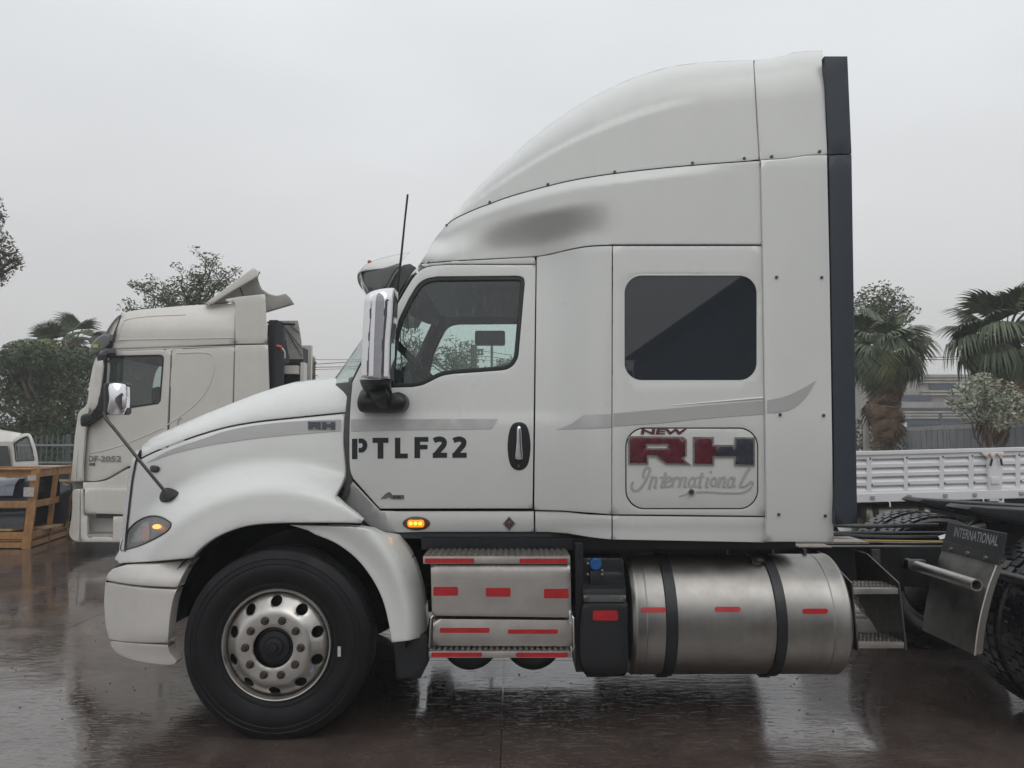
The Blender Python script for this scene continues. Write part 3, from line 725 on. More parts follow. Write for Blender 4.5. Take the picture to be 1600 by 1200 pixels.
# ---- side extender behind the sleeper
EXT = lambda x, y: 4.478 + under(y)*.8 - .006*sstep(1200, 1215, x) + .015*sstep(800, 830, y)*0
exl = [(1189,252.5),(1232,248.5)] + [(1262,243.5),(1292,242.5),(1296,420),(1302.5,846.5),(1197,846.5),(1198,805),(1192,384)]
ext = put2('side_extender', sheet(exl, EXT, step=14, thick=.03, roll=.0035), WHITE2, T)[0]
put('swoosh_decal', sheet([(1198.5,625.5)] + cr([(1198.5,625.5),(1225,620),(1250,609),(1276,594)], 4)[1:] + cr([(1276,594),(1258,622),(1235,640),(1198.5,646.5)], 4)[1:], EXT, off=-.0025, step=9, thick=0, roll=0), GREYD, ext)
bolt = Geo().lathe((0, 0, 0), [(0, -.009), (.006, -.009), (.0085, -.005), (.0095, 0), (.0095, .006)], 12)
bo = None
for x, y, dY in [(1213.5,433,4.47),(1284,433.5,4.47),(1219,648,4.47),(1287,649,4.47),(1217,804,4.47),(1289.5,806,4.47)]:
    if bo is None: bo = put('bolt', bolt, STEELD, None); bo.parent = T
    b_ = bo if bo.location.length == 0 else clone(bo, (0, 0, 0)); b_.location = P(x, y, EXT(x, y)-.002) - T.location
ft = [(765,316),(856,288),(960.5,268.5),(1082,254.5),(1163,247.5),(1206,244.5),(1281,236.5),(698,352)]
# ---- black edge strips
put2('edge_seal', sheet([(1288,88),(1324,88),(1330.5,240),(1294.5,241)], lambda x, y: 4.485, step=20, thick=.04, roll=.004), DARKSEAL, T)
put2('edge_seal', sheet([(1295,243),(1330.5,241.5),(1339.5,818),(1305,820)], lambda x, y: 4.485, step=25, thick=.04, roll=.004), DARKSEAL, T)
# ---- lower roof fairing with the scoop, upper roof fairing
seam1 = [(697,352),(712,341),(740,328),(765,318.5),(800,306),(856,290.5),(900,280.5),(960,271),(1040,262),(1110,256),(1187,250.5)]
Yr = lambda x: interp(x, [(655, 5.15), (690, 4.97), (720, 4.84), (780, 4.68), (860, 4.565), (930, 4.51), (1000, 4.50)])
Yb = lambda x: interp(x, [(655, 4.98), (680, 4.85), (720, 4.775), (850, 4.745), (880, 4.70), (915, 4.60), (957, 4.515), (990, 4.50)])
s1y = lambda x: interp(x, seam1)
s2y = lambda x: interp(x, seam2 + [(1192, 383)])
RG = lambda x: .046*sstep(1175, 960, x)*sstep(665, 730, x)
def low_d(x, y):
    a, b = s1y(x), s2y(x)
    t = (y-a)/max(8, b-a)
    rdg = RG(x)*(1-min(1, max(0, (y-a)/13)))
    k = sstep(.33, .86, t)
    sc_ = .012*math.exp(-((x-868)/(95 if x < 868 else 42))**2 - ((y-356+(868-x)*.10)/16)**2)          # the scoop
    return lerp(Yr(x), Yb(x), k) + rdg + sc_
lowp = cr(seam1, 4)
lowp = [(x, y+1) for x, y in lowp] + [(1190,381.5),(957,381.5)] + cr([(p[0], p[1]-.8) for p in seam2[::-1]], 4)[1:] + cr([(657,411),(668,393),(682,370),(697,352)], 3)[1:-1]
put2('lower_roof_fairing', sheet(lowp, low_d, step=5, thick=.02, roll=.003), WHITE2, T)
topF = [(697,352),(712,334),(735,306),(765,275),(800,243),(840,209),(880,180),(920,155.5),(960,134.5),(1000,118),(1050,104),(1100,97.5),(1177,93.5)]
tfy = lambda x: interp(x, topF)
def up_d(x, y):
    a, b = s1y(x), tfy(x); t = min(1, max(0, (a-y)/max(10, a-b)))
    cl = interp(x, [(700, .45), (800, .52), (900, .57), (1000, .62), (1100, .66)])     # character line
    A = interp(x, [(700, .10), (760, .20), (900, .26), (1200, .20)])
    cr_ = .026*min(1, max(0, (t-cl+.03)/.045))*sstep(1110, 960, x)
    return Yr(x) + RG(x) + .03*t + cr_ + A*(1-math.sqrt(max(0, 1-max(0, (t-.55)/.45)**2.8*.98)))
upp = [(x, y) for x, y in cr(topF, 4)] + [(1185.5,249)] + [(x, y-.6) for x, y in cr(seam1[::-1], 4)[1:]][:-1]
g = sheet(upp, up_d, step=5, thick=0, roll=.0025)
edge = [P(x, y, up_d(x, y)) for x, y in cr(topF, 4)]
g2 = g.mirrored(); g.join(g2); g.join(sweep_over(edge, .05, 0, 12))
uf = put('roof_fairing', g, WHITE2, T)
fe = [P(x, y, low_d(x, y)) for x, y in cr([(657,411),(668,393),(682,370),(697,352)], 3)]
put('fairing_nose', sweep_over(fe, 0.0, .06, 12), WHITE2, T)
rearU = [(1178.5,93.5)] + cr([(1178.5,93.5),(1203,92),(1228,86),(1248,80.5),(1285,79.5)], 4)[1:] + [(1286.5,90),(1292.5,240.5),(1262,241.5),(1230,246.5),(1187.5,249)]
def REU(x, y):
    tp = interp(x, [(1178, 93.5), (1203, 92), (1228, 86), (1248, 80.5), (1286, 79.5)]); t = min(1, max(0, (250-y)/(250-tp)))
    return 4.488 + .03*t + .19*(1-math.sqrt(max(0, 1-max(0, (t-.55)/.45)**2.8*.98)))
g = sheet(rearU, REU, step=9, thick=.02, roll=.003); g.join(g.mirrored())
g.join(sweep_over([P(x, y, REU(x, y)) for x, y in cr([(1178.5,93.5),(1203,92),(1228,86),(1248,80.5),(1285,79.5)], 3)], .03, 0, 10))
put('rear_roof_fairing', g, WHITE2, T)
for x, y in ft:
    Y = (up_d(x, y) if x < 1186 else 4.482)
    c = clone(bo, P(x, y, Y-.001) - T.location)
# backing so that the seams read dark, roof lining, back wall, floor
put('cab_frame', Geo().box(( .14, 4.84, 1.15), (1.60, 6.50, 3.0)).box((.35, 4.84, 3.0), (1.60, 6.50, 3.5)).box((.62, 4.63, 1.2), (1.55, 4.84, 3.2)), INTER, T, smooth=False)
put('inner_roof', Geo().box((-.60, 4.86, 2.72), (.13, 6.48, 2.80)), HEADL, T, smooth=False)
put('cab_floor', Geo().box((-.93, 4.78, 1.08), (1.58, 6.56, 1.18)), INTER, T, smooth=False)
put('firewall', Geo().box((-1.00, 4.80, 1.18), (-.96, 6.54, 2.02)), CHASSIS, T, smooth=False)
hp_ = [P(636, 444, 4.86), P(648, 428, 4.85), P(662, 415, 4.86), P(672, 406, 4.9)]
put('roof_header', sweep_over(hp_, .0, .17, 12), WHITE, T)
put('header_lining', sweep_over([p + Vector((.03, .02, -.035)) for p in hp_], 0, .15, 12), HEADL, T)
# windscreen, pillars
wsb, wst = [], []
def ws_row(near, mid):
    r = []
    for k in range(13):
        s_ = k/12; a = math.sin(PI*s_)**.65 if 0 < s_ < 1 else 0
        r.append(Vector((near.x + (mid-near.x)*a, lerp(near.y, 2*YC-near.y, s_), near.z)))
    return r
nb, ntp = P(551, 598, 4.76), P(637, 440, 4.86)
rows = [ws_row(lerp(nb, ntp, t), lerp(-1.315, -.86, t)) for t in (0, .25, .5, .75, 1)]
put('windscreen', Geo().grid(rows), GLASSW, T)
pil = Geo().tube([P(549, 603, 4.75), P(563, 573, 4.76), P(600, 512, 4.79), P(634, 449, 4.83), P(646, 431, 4.84)], .014, 8)
put2('windscreen_pillar', pil, BLACK, T)
pil2 = Geo().tube([P(556, 600, 4.78), P(570, 573, 4.79), P(607, 512, 4.82), P(641, 449, 4.86), P(655, 431, 4.87)], .035, 8)
put2('pillar_trim', pil2, INTER, T)
cowl = ws_row(P(548, 601, 4.74), -1.32)
cowl2 = [Vector((v.x+.015, v.y, v.z+.02)) for v in cowl]; cowl0 = [Vector((v.x+.0, v.y, v.z-.12)) for v in cowl]
put('cowl', Geo().grid([cowl0, cowl, cowl2]), BLACK, T)
# cab interior
dash = put('dashboard', Geo().prism([(-.90, 4.86, 1.5), (-.90, 4.86, 2.03), (-.80, 4.86, 2.14), (-.64, 4.86, 2.12), (-.58, 4.86, 1.6)], (0, 1.62, 0)), INTER, T, bevel=.02)
sw_c = P(648, 566, 5.12); tg = Geo()
ax = Vector((.62, 0, -.62)).normalized(); n1 = Vector((0, 1, 0)); nrm_ = ax.cross(n1)
tg.tube([sw_c + (ax*math.cos(2*PI*k/28) + n1*math.sin(2*PI*k/28))*.225 for k in range(29)], .017, 8, False)
tg.beam(sw_c + ax*.21, sw_c - ax*.21, .05, .03, n1); tg.beam(sw_c, sw_c + Vector((-.22, 0, -.30)), .07, .07, n1)
put('steering_wheel', tg, BLACK, T)
for yy in (5.12, 6.22):
    sg = Geo().box((-.28, yy-.24, 1.45), (.12, yy+.24, 1.60)); se = put('seat', sg, INTER, T, bevel=.03)
    put('backrest', Geo().prism([(.02, yy-.22, 1.6), (.10, yy-.22, 2.22), (.13, yy-.22, 2.22), (.13, yy-.22, 1.6)], (0, .44, 0)), INTER, se, bevel=.015)
# far look-down mirror seen through the cab
put('kerb_mirror', Geo().box((-.325, 6.66, 2.50), (-.06, 6.74, 2.63)), BLACK, T, bevel=.02)
# sun visor over the windscreen
def visor(nearpts, nose=.20, n=14, m=mirror):
    rows = []
    for (x, y, Y) in nearpts:
        p = P(x, y, Y); r = []
        for k in range(n+1):
            s_ = k/n; a = math.sin(PI*s_)**.7 if 0 < s_ < 1 else 0
            r.append(Vector((p.x - nose*a, lerp(p.y, 2*YC-p.y, s_), p.z + .02*a)))
        rows.append(r)
    return Geo().grid(rows)
vs_ = put('sun_visor', visor([(576,455,4.84),(568,441,4.82),(564,427,4.80),(566,423,4.80)], .10), SMOKE, T)
g = sheet(cr([(564,425),(567,438),(577,455)], 3) + [(602,451),(614,428),(626,413),(600,419)], lambda x, y: 4.80+.0006*max(0, 600-x), step=8, thick=.01, roll=.004)
put2('visor_end', g, SMOKE, vs_)
g = sheet([(564,424)] + cr([(566,419),(576,411),(596,403.5),(620,398),(641,394)], 3) + [(632,404),(623,412),(600,419.5)], lambda x, y: 4.80+.12*max(0, (424-y)/30)**2, step=6, thick=.0, roll=.006)
g.join(g.mirrored()).join(visor([(x, y, 4.80+.12*max(0, (424-y)/30)**2) for x, y in cr([(565,423),(566,419),(576,411),(596,403.5),(620,398),(641,394)], 3)], .14))
put('visor_cap', g, WHITE, vs_)
put('visor_lamp', Geo().lathe(P(577.5, 409.5, 4.84), [(0, -.02), (.008, -.018), (.013, -.008), (.014, .01)], 12), AMBER, vs_)
put('visor_bracket', sheet([(606,452),(617,430),(630,414),(641,412),(650,418),(641,428),(630,446),(622,462)], const(4.86), step=10, thick=.02, roll=.003), GREYBR, T)
put('antenna', Geo().tube([P(617.5, 486, 4.60), P(622, 440, 4.59), P(627, 400, 4.59), P(632.5, 345, 4.59), P(637, 304, 4.59)], [.0085, .0075, .007, .006, .0065], 8), BLACK, T)
# ---- door mirror
mo = cr([(563.5,590),(566,530),(569.5,472)], 3) + cr([(569.5,472),(572,462),(580,455.5),(594,451.5),(612,449.5)], 3)[1:] + [(617,450)] + cr([(617,450),(615.5,490),(612,530),(610,592)], 3)
def mir_d(x, y):
    lx = interp(y, [(450, 572), (470, 569), (530, 566), (592, 563)]); rx = interp(y, [(450, 617), (490, 615.5), (530, 612), (592, 610)])
    t = (x-lx)/max(1, rx-lx); t = min(1, max(0, t))
    Y = 4.30 + .20*abs(t-.45)**2.4 + .10*max(0, (470-y)/22)**2*.5
    cx = lerp(lx, rx, .43); hw = 9
    if y > 458: Y += .010*sstep(hw+2.6, hw-2.2, abs(x-cx))*sstep(455, 468, y)
    return Y
mhead = put('door_mirror', sheet(mo, mir_d, step=2.2, thick=.13, roll=.012), CHROME, T)
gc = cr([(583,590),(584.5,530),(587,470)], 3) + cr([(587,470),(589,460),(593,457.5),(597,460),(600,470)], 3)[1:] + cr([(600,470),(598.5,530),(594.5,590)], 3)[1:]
put('mirror_reflection_channel', sheet(gc, mir_d, off=-.0045, step=2.5, thick=0, roll=0), CHROMED, mhead)  # groove strip in darker chrome; the dark reflection is put into its colour
put('mirror_back', Geo().box(P(572, 588, 4.34), P(606, 462, 4.42)), BLACK, mhead, bevel=.01)
put('mirror_neck', sheet(cr([(562,593),(611,593)], 1) + cr([(611,593),(609,604),(612,616)], 3) + [(575,616)] + cr([(575,616),(566,606),(562,595)], 3), lambda x, y: 4.33+.10*(abs(x-587)/25)**2+.12*sstep(598, 616, y), step=5, thick=.05, roll=.008), BLACK, T)
mb = cr([(563,612),(568,608),(576,610),(590,617),(606,616),(622,612.5),(631,617),(635.5,627),(632,638),(624,643.5),(600,645),(575,644.5),(562,642),(558,628)], 4, True)
put('mirror_base', sheet(mb, lambda x, y: 4.50+.05*((y-628)/18)**2, step=5, thick=.13, roll=.03), BLACK, T)
put('mirror_arm', Geo().tube([P(590, 612, 4.42), P(600, 626, 4.52), P(600, 628, 4.66)], .05, 10), BLACK, T)
# ---- hood mirror on its rod
hm = put('hood_mirror', sheet(rrect(162, 598, 199, 648, 5), lambda x, y: 4.55 + .03*(max(0, 178-x)/16)**2, step=5, thick=.05, roll=.012), BLACK, T)
put('mirror_shell', sheet(cr([(171,600),(196,600.5),(199,606),(199,628),(197,645),(193,647.5),(169,647),(171,624)], 3, True), lambda x, y: 4.50+.05*(max(0, x-172)/28)**2+.022*((y-622)/26)**2, step=4, thick=.03, roll=.004), CHROME, hm)
rod = [P(163, 646, 4.53), P(167, 656, 4.53), P(182, 674, 4.54), P(220, 722, 4.56), P(258, 768, 4.60)]
put('mirror_rod', Geo().tube(cr([tuple(p) for p in rod], 5), .0095, 10), STEELD, T)
put('rod_foot', sheet(cr([(256,763),(268,764),(279,769),(276,774),(263,783),(252,784),(249,775)], 4, True), lambda x, y: hood_d(x, y)-.055+.05*(math.hypot(x-262, y-773)/17)**1.5, step=4, thick=.05, roll=.006), BLACK, T)
put('hood_latch', sheet(cr([(235,728),(243,727.5),(248,730),(248,735),(242,738.5),(235,736)], 3, True), hood_d, off=-.022, step=4, thick=.03, roll=.01), BLACK, T)
# ---- bumper
def bump_d(x, y):
    Y = 4.47 + .40*(max(0, 262-x)/100)**2.6
    Y += .05*sstep(985, 1040, y) + .05*(max(0, x-262)/18)**2*.0
    if y < 905: Y += .0035*(905-y)
    return Y
b1_ = [(187,886),(240,882),(303,873.5),(292,888),(284,902),(277.5,918)] + cr([(277.5,918),(235,916),(200,912.5),(165,906.5)], 3)[1:] + [(169,896),(176,889)]
b2_ = [(164.5,910)] + cr([(164.5,910),(200,916),(235,919.5),(276,921.5)], 3)[1:] + cr([(276,921.5),(270,940),(265,970),(262.5,1005)], 3)[1:] + cr([(262.5,1005),(220,1004),(190,1002),(171,999)], 3)[1:] + cr([(171,999),(165,975),(162.5,940)], 3)[1:]
b3_ = [(172,1001.5)] + cr([(172,1001.5),(200,1004.5),(240,1007),(262.5,1008)], 3)[1:] + cr([(262.5,1008),(266,1020),(277,1033)], 3)[1:] + cr([(277,1033),(270,1039),(245,1038),(210,1032),(185,1022),(174,1010)], 3)[1:]
for k_, bp in enumerate((b1_, b2_, b3_)):
    g = sheet(bp, bump_d, step=8, thick=.09, roll=.005)
    put2(('bumper_top', 'bumper', 'bumper_lip')[k_], g, BUMPERW, T)
fp = [P(x, y, bump_d(x, y)+.01) for x, y in cr([(176,890),(166,908),(163.5,940),(166,975),(172,1000),(180,1016)], 3)]
put('bumper_front', sweep_over(fp, 0, .10, 14), BUMPERW, T)
put('tow_hook', Geo().lathe(P(297, 876, 4.50), [(.004, 0), (.008, 0), (.008, .02)], 8), STEELD, T)
# ---- wheel arch liner
AC = P(430, 1012, 4.47); AC = Vector((AC.x, 0, AC.z))
ln = Geo().lathe(Vector((AC.x, 0, AC.z)), [(.735, 4.52), (.73, 5.0), (.60, 5.12), (.02, 5.14)], 30, 'Y', a0=math.radians(-2), a1=math.radians(176))
put2('arch_liner', ln, CHASSIS, T)
# ---- front wheels
def tyre_geo(c, y0, wdt, R, ri, n=72, grooves=True):
    w2 = wdt
    pr = [(ri, .045), (ri+.012, .028), (ri+.035, .016), (ri+.045, .017), (ri+.05, .012), (ri+.10, 0), (ri+.13, -.002), (R-.085, .006), (R-.080, .003), (R-.055, .010), (R-.05, .007), (R-.035, .017), (R-.012, .028), (R-.003, .045)]
    if grooves:
        x = .06
        for k in range(4):
            pr += [(R, x), (R, x+.035), (R-.014, x+.038), (R-.014, x+.048), (R, x+.051)]; x += .051
        pr = [p for p in pr if p[1] < wdt-.05]
    pr += [(R-.003, w2-.045), (R-.012, w2-.028), (R-.05, w2-.008), (ri+.1, w2), (ri+.02, w2-.02), (ri, w2-.04)]
    return Geo().lathe((c.x, y0, c.z), pr, n, 'Y', closed=True)
c0 = P(432, 1010, 4.45); wc = Vector((c0.x, 4.43, .527))
def flat(g, z0=.004):
    for v in g.v:
        if v.z < z0: v.z = z0
    return g
for sgn in (0, 1):
    fw = bpy.data.objects.new('front_wheel', None); sc.collection.objects.link(fw); fw.parent = T
    mm = (lambda g: g.mirrored()) if sgn else (lambda g: g)
    put('tyre', mm(flat(tyre_geo(wc, 4.425, .30, .535, .303))), RUBBER, fw)
    put('rim', mm(Geo().lathe((wc.x, 4.44, wc.z), [(.306, .03), (.314, .010), (.308, .0), (.302, .002), (.296, .012), (.292, .04), (.285, .08), (.27, .10), (.25, .25)], 72)), ALUW, fw)
    def disc_d(u, v):
        r = math.hypot(u, v)
        return 4.44 + interp(r, [(0, -.055), (.19, -.055), (.2, -.053), (.21, -.047), (.225, -.034), (.25, -.010), (.272, .012), (.285, .03), (.292, .05)])
    mpd = lambda u, v, Y: Vector((wc.x+u, Y, wc.z+v))
    holes = [ell(.247*math.cos(a), .247*math.sin(a), .028, .0325, 18, a) for a in [math.radians(90+36*k) for k in range(10)]]
    holes.append(ell(0, 0, .113, .113, 40))
    dg_ = sheet(ell(0, 0, .291, .291, 72), disc_d, holes=holes, step=.014, thick=.016, roll=.004, mapper=mpd, upm=1.)
    put('wheel_disc', mm(dg_), ALUW, fw)
    put('brake_drum', mm(Geo().lathe((wc.x, 4.52, wc.z), [(0, 0), (.28, 0), (.28, .2)], 40)), CHASSIS, fw)
    put('hub', mm(Geo().lathe((wc.x, 4.44, wc.z), [(0, -.062), (.022, -.062), (.028, -.05), (.05, -.046), (.056, -.035), (.085, -.03), (.09, -.02), (.108, -.015), (.1125, -.0), (.1125, .1)], 40)), CHASSIS, fw)
    for k in range(10):
        a = math.radians(72+36*k); c = Vector((wc.x+.155*math.cos(a), 4.385, wc.z+.155*math.sin(a)))
        put('wheel_nut', mm(Geo().lathe(c, [(0, -.035), (.011, -.035), (.012, -.022), (.017, -.022), (.0195, -.018), (.0195, -.004), (.0235, -.002), (.0245, .003)], 12)), NUT, fw)
    if not sgn:
        lab = mat('white_label', (.62, .60, .55), .5, var=.5, vscale=90)
        put('valve_tag', sheet(rrect(497, 1003, 502, 1013, .8, 2), const(4.383+.052), step=4, thick=.002, roll=0), lab, fw)
        put('tyre_sticker', sheet([(527.5,1010),(532.5,1010),(532.5,1026),(527.5,1026)], const(4.417), step=4, thick=.001, roll=0), lab, fw)
        put('rim_sticker', sheet(ell(486.5, 1046, 4.5, 5.5, 10), const(4.42), step=4, thick=.001, roll=0), mat('faded_blue_sticker', (.22, .27, .36), .5, var=.4, vscale=80), fw)
        put('rim_flare', Geo().tube([P(*p, 4.60) for p in cr([(586,975),(588.5,1005),(585,1045),(578,1075)], 3)], .002, 5), WETRUB, fw)
put('front_axle', Geo().tube([(wc.x, 4.7, .5), (wc.x, 6.64, .5)], .06, 10), CHASSIS, T)
# ---- step box
bx = lambda x0, y0, x1, y1, Y, dep: Geo().box(tuple(P(x0, y1, Y)), (P(x1, y0, Y).x, Y+dep, P(x1, y0, Y).z))
st = bpy.data.objects.new('step_box', None); sc.collection.objects.link(st); st.parent = T
put('upper_step', bx(661, 869.5, 891, 881, 4.40, .25), ALU, st, bevel=.002)
put('lower_step', bx(670, 1018, 893, 1028, 4.40, .24), ALU, st, bevel=.002)
for (x0, x1, yt) in ((663, 889, 869.5), (672, 891, 1018)):
    p = P(x0, yt, 4.40); q = P(x1, yt, 4.40); tg_ = Geo(); nn = 24
    tg_.box((p.x, 4.405, p.z), (q.x, 4.64, p.z+.004))
    for k in range(nn):
        xx = lerp(p.x, q.x, (k+.5)/nn)
        for yy in (4.425, 4.475, 4.525, 4.575, 4.62): tg_.box((xx-.009, yy-.012, p.z+.004), (xx+.009, yy+.012, p.z+.012))
    put('step_tread', tg_, TREAD, st, smooth=False)
def boxp_d(x, y): return 4.425 + .012*sstep(889, 882, y)
put('step_cover', sheet([(673,882),(891,882),(893,965),(675,962)], boxp_d, step=9, thick=.25, roll=.003), ALU, st)
put('lower_cover', sheet([(677,967),(893,969),(894,1010),(676,1009)], const(4.445), step=16, thick=.15, roll=.002), ALU, st)
for xx in (674, 896):
    s_ = 1 if xx < 700 else -1
    put('step_bracket', Geo().tube([P(xx+3*s_, 962, 4.42), P(xx, 966, 4.41), P(xx-3*s_ if s_ > 0 else xx+1, 1010, 4.41), P(xx+1*s_, 1016, 4.42)], .006, 8), CHROME, st)
put('hinge_clip', bx(889, 955, 894, 972, 4.41, .03), CHROME, st, bevel=.003)
for (x0, y0, x1, y1, Y) in [(663.6,872.5,741,880,4.398),(811.6,873,887,880.3,4.398),(677,917,715.6,931,4.422),(759,918.5,797.7,932.5,4.422),(850,920,888.6,935,4.422),
        (687,981,765,989,4.443),(793.6,983.5,871.7,990.5,4.443),(674,1019.5,753,1026.5,4.398),(806,1019.8,888,1027,4.398)]:
    put('red_reflector', sheet(rrect(x0, y0, x1, y1, 2, 3), const(Y), step=14, thick=.0015, roll=.001), RED, st)
for cx in (733, 833.5):
    c = P(cx, 1008, 4.55)
    put('air_tank', Geo().lathe((c.x, 4.55, c.z), [(0, -.0), (.06, .004), (.12, .025), (.158, .06), (.172, .11), (.172, .55), (.12, .62), (0, .64)], 40), BLACK, T)
# ---- additive tank
put('def_tank', sheet(cr([(912,940),(979,940)], 1) + cr([(981,945),(981.5,1000),(981,1045),(975,1057)], 3) + [(917,1058)] + cr([(917,1058),(907,1040),(903,1000),(908,950)], 3), lambda x, y: 4.50 + .05*sstep(1030, 1058, y)**2, step=10, thick=.45, roll=.02), BLACK, T)
put('tank_shoulder', sheet([(908,872),(974,872),(979,938),(911,938)], lambda x, y: 4.50 + .16*sstep(925, 895, y), step=9, thick=.3, roll=.006), BLACK, T)
put('shoulder_strap', sheet([(912,930),(978,930),(978,941),(912,941)], const(4.492), step=12, thick=.006, roll=.002), GREYBR, T)
cp = P(931, 882, 4.56)
put('filler_cap', Geo().lathe((cp.x, 4.60, cp.z), [(0, -.045), (.03, -.045), (.036, -.038), (.036, -.01), (.03, 0)], 20), BLUE, T)
put('filler_neck', bx(922, 892, 942, 913, 4.555, .1), BLACK, T, bevel=.004)
put('side_frame', bx(900, 850, 911, 1050, 4.56, .3), CHASSIS, T, smooth=False)
put('red_reflector', sheet(rrect(926.5, 954, 965.5, 969.5, 2.5, 3), const(4.497), step=14, thick=.0015, roll=.001), RED, T)
for x, y in ((918.5,880),(918.5,897),(941,891),(941,897),(913.5,932),(976,932)):
    put('small_bolt', Geo().lathe(P(x, y, 4.49 if y > 920 else 4.55), [(0, -.006), (.006, -.006), (.007, .0), (.007, .01)], 8), ALU, T)
# ---- fuel tanks
TY, TR = 4.86, .357; tz = P(1150, 958.5, 4.84).z
xa, xb = P(986, 957, 4.55).x, P(1330.5, 957, 4.55).x
prof = [(0, xa), (TR-.05, xa), (TR-.015, xa+.006), (TR-.002, xa+.022), (TR+.003, xa+.03), (TR+.003, xa+.036), (TR, xa+.042)]
prof2 = [(TR, xb-.042), (TR+.003, xb-.036), (TR+.003, xb-.02), (TR-.012, xb-.006), (TR-.05, xb), (0, xb)]
mid = [(TR, lerp(xa+.042, xb-.042, k/10)) for k in range(1, 10)]
ft_, ft2 = put2('fuel_tank', Geo().lathe((0, TY, tz), prof + mid + prof2, 72, 'X'), TANK, T)
for px0, px1 in ((1041, 1060), (1213.5, 1231)):
    x0, x1 = P(px0, 953, 4.5).x, P(px1, 953, 4.5).x
    g = Geo().lathe((0, TY, tz), [(TR+.002, x0), (TR+.012, x0+.004), (TR+.012, x1-.004), (TR+.002, x1)], 64, 'X')
    put('tank_strap', g, BLACK, ft_); put('tank_strap', g.mirrored(), BLACK, ft2)
    put('tank_cradle', Geo().box((x0, TY-.02, tz-TR-.03), (x1, 5.25, tz+TR+.03)), CHASSIS, T, smooth=False)
for x0, y0, x1, y1 in ((1001.6,949,1041,957),(1117,948,1157.5,956),(1254,951,1294,959)):
    put('red_reflector', sheet(rrect(x0, y0, x1, y1, 3.5, 3), lambda x, y: TY - TR*math.sqrt(max(0, 1-((P(x, y, 4.52).z-tz)/TR)**2)) - .003, step=5, thick=.001, roll=0), RED, ft_)
cc = P(1183, 878, 4.72)
cg = Geo().tube([cc + Vector((0, .03, -.04)), cc], .037, 20).tube([cc, cc + Vector((0, -.012, .022))], [.042, .040], 24).tube([cc + Vector((0, -.012, .022)), cc + Vector((0, -.014, .028))], [.03, .02], 20)
put('filler_cap', cg, STEELD, ft_)
for px in (1012, 1305):
    x_ = P(px, 953, 4.5).x; put('weld_seam', Geo().lathe((0, TY, tz), [(TR+.0002, x_-.004), (TR+.0022, x_), (TR+.0002, x_+.004)], 64, 'X'), TANK, ft_)
put('cap_chain', Geo().tube([P(1160, 872, 4.80), P(1172, 880, 4.72), P(1170, 868, 4.78), P(1150, 852, 4.82)], .006, 6), STEELD, ft_)
put('spec_plate', sheet([(1176,911),(1200,911.5),(1207,932),(1178,933)], lambda x, y: TY - TR*math.sqrt(max(0, 1-((P(x, y, 4.52).z-tz)/TR)**2)) - .002, step=5, thick=0, roll=0), mat('etched_plate', (.55, .53, .50), .45, .6, var=.5, vscale=80), ft_)
for px in (1137, 1207, 1257):
    put('tank_fitting', Geo().tube([P(px, 868, 4.86), P(px, 858, 4.86)], [.016, .010], 10), STEELD, ft_)
# ---- chassis
for yy in (5.24, 6.02):
    put('frame_rail', Geo().box((-2.0, yy, .70), (6.4, yy+.08, .965)), CHASSIS, T, smooth=False, bevel=.006)
put('rail_flange', Geo().box((1.45, 5.18, .966), (2.62, 5.24, .974)), mat('rail_edge', (.06, .065, .075), .35, .5), T, smooth=False)
put('engine', Geo().box((-1.9, 5.25, .60), (-.2, 6.1, 1.75)).box((-.2, 5.3, .52), (1.0, 6.0, 1.06)), CHASSIS, T, bevel=.03)
put('under_cab_frame', Geo().box((-.45, 4.86, .82), (1.60, 5.22, 1.07)).box((-.55, 4.72, 1.02), (1.72, 6.6, 1.09)), CHASSIS, T, smooth=False)
put('exhaust_box', Geo().box((-.6, 6.2, .47), (.75, 6.85, .98)), CHASSIS, T, bevel=.03)
for xx in (1.9, 2.7, 4.4):
    put('cross_member', Geo().box((xx, 5.30, .74), (xx+.10, 6.04, .92)), CHASSIS, T, smooth=False)
put('deck_plate', Geo().box((1.90, 5.32, .972), (2.44, 6.02, .985)).box((1.90, 5.16, .968), (2.12, 5.31, .976)), DECK, T, smooth=False)
for i, (a, b) in enumerate((((1.9, 5.55, 1.02), (3.1, 5.40, .97)), ((1.9, 5.68, 1.04), (3.2, 5.6, .98)), ((1.9, 6.1, 1.06), (3.4, 6.2, 1.0)))):
    m_ = lerp(Vector(a), Vector(b), .5) + Vector((0, 0, -.03))
    put('air_hose', Geo().tube(cr([a, tuple(m_), b], 6), .016, 8), (STEELD, CHASSIS, GREYBR)[i], T)
put('yellow_hose', Geo().tube([(2.45, 5.4, .985), (2.8, 5.36, .985), (2.95, 5.34, .982)], .006, 6), mat('yellow_line', (.45, .32, .04), .5), T)
put('frame_bolt', Geo().box((2.10, 5.95, 1.0), (2.32, 6.02, 1.09)), CHASSIS, T, bevel=.01)
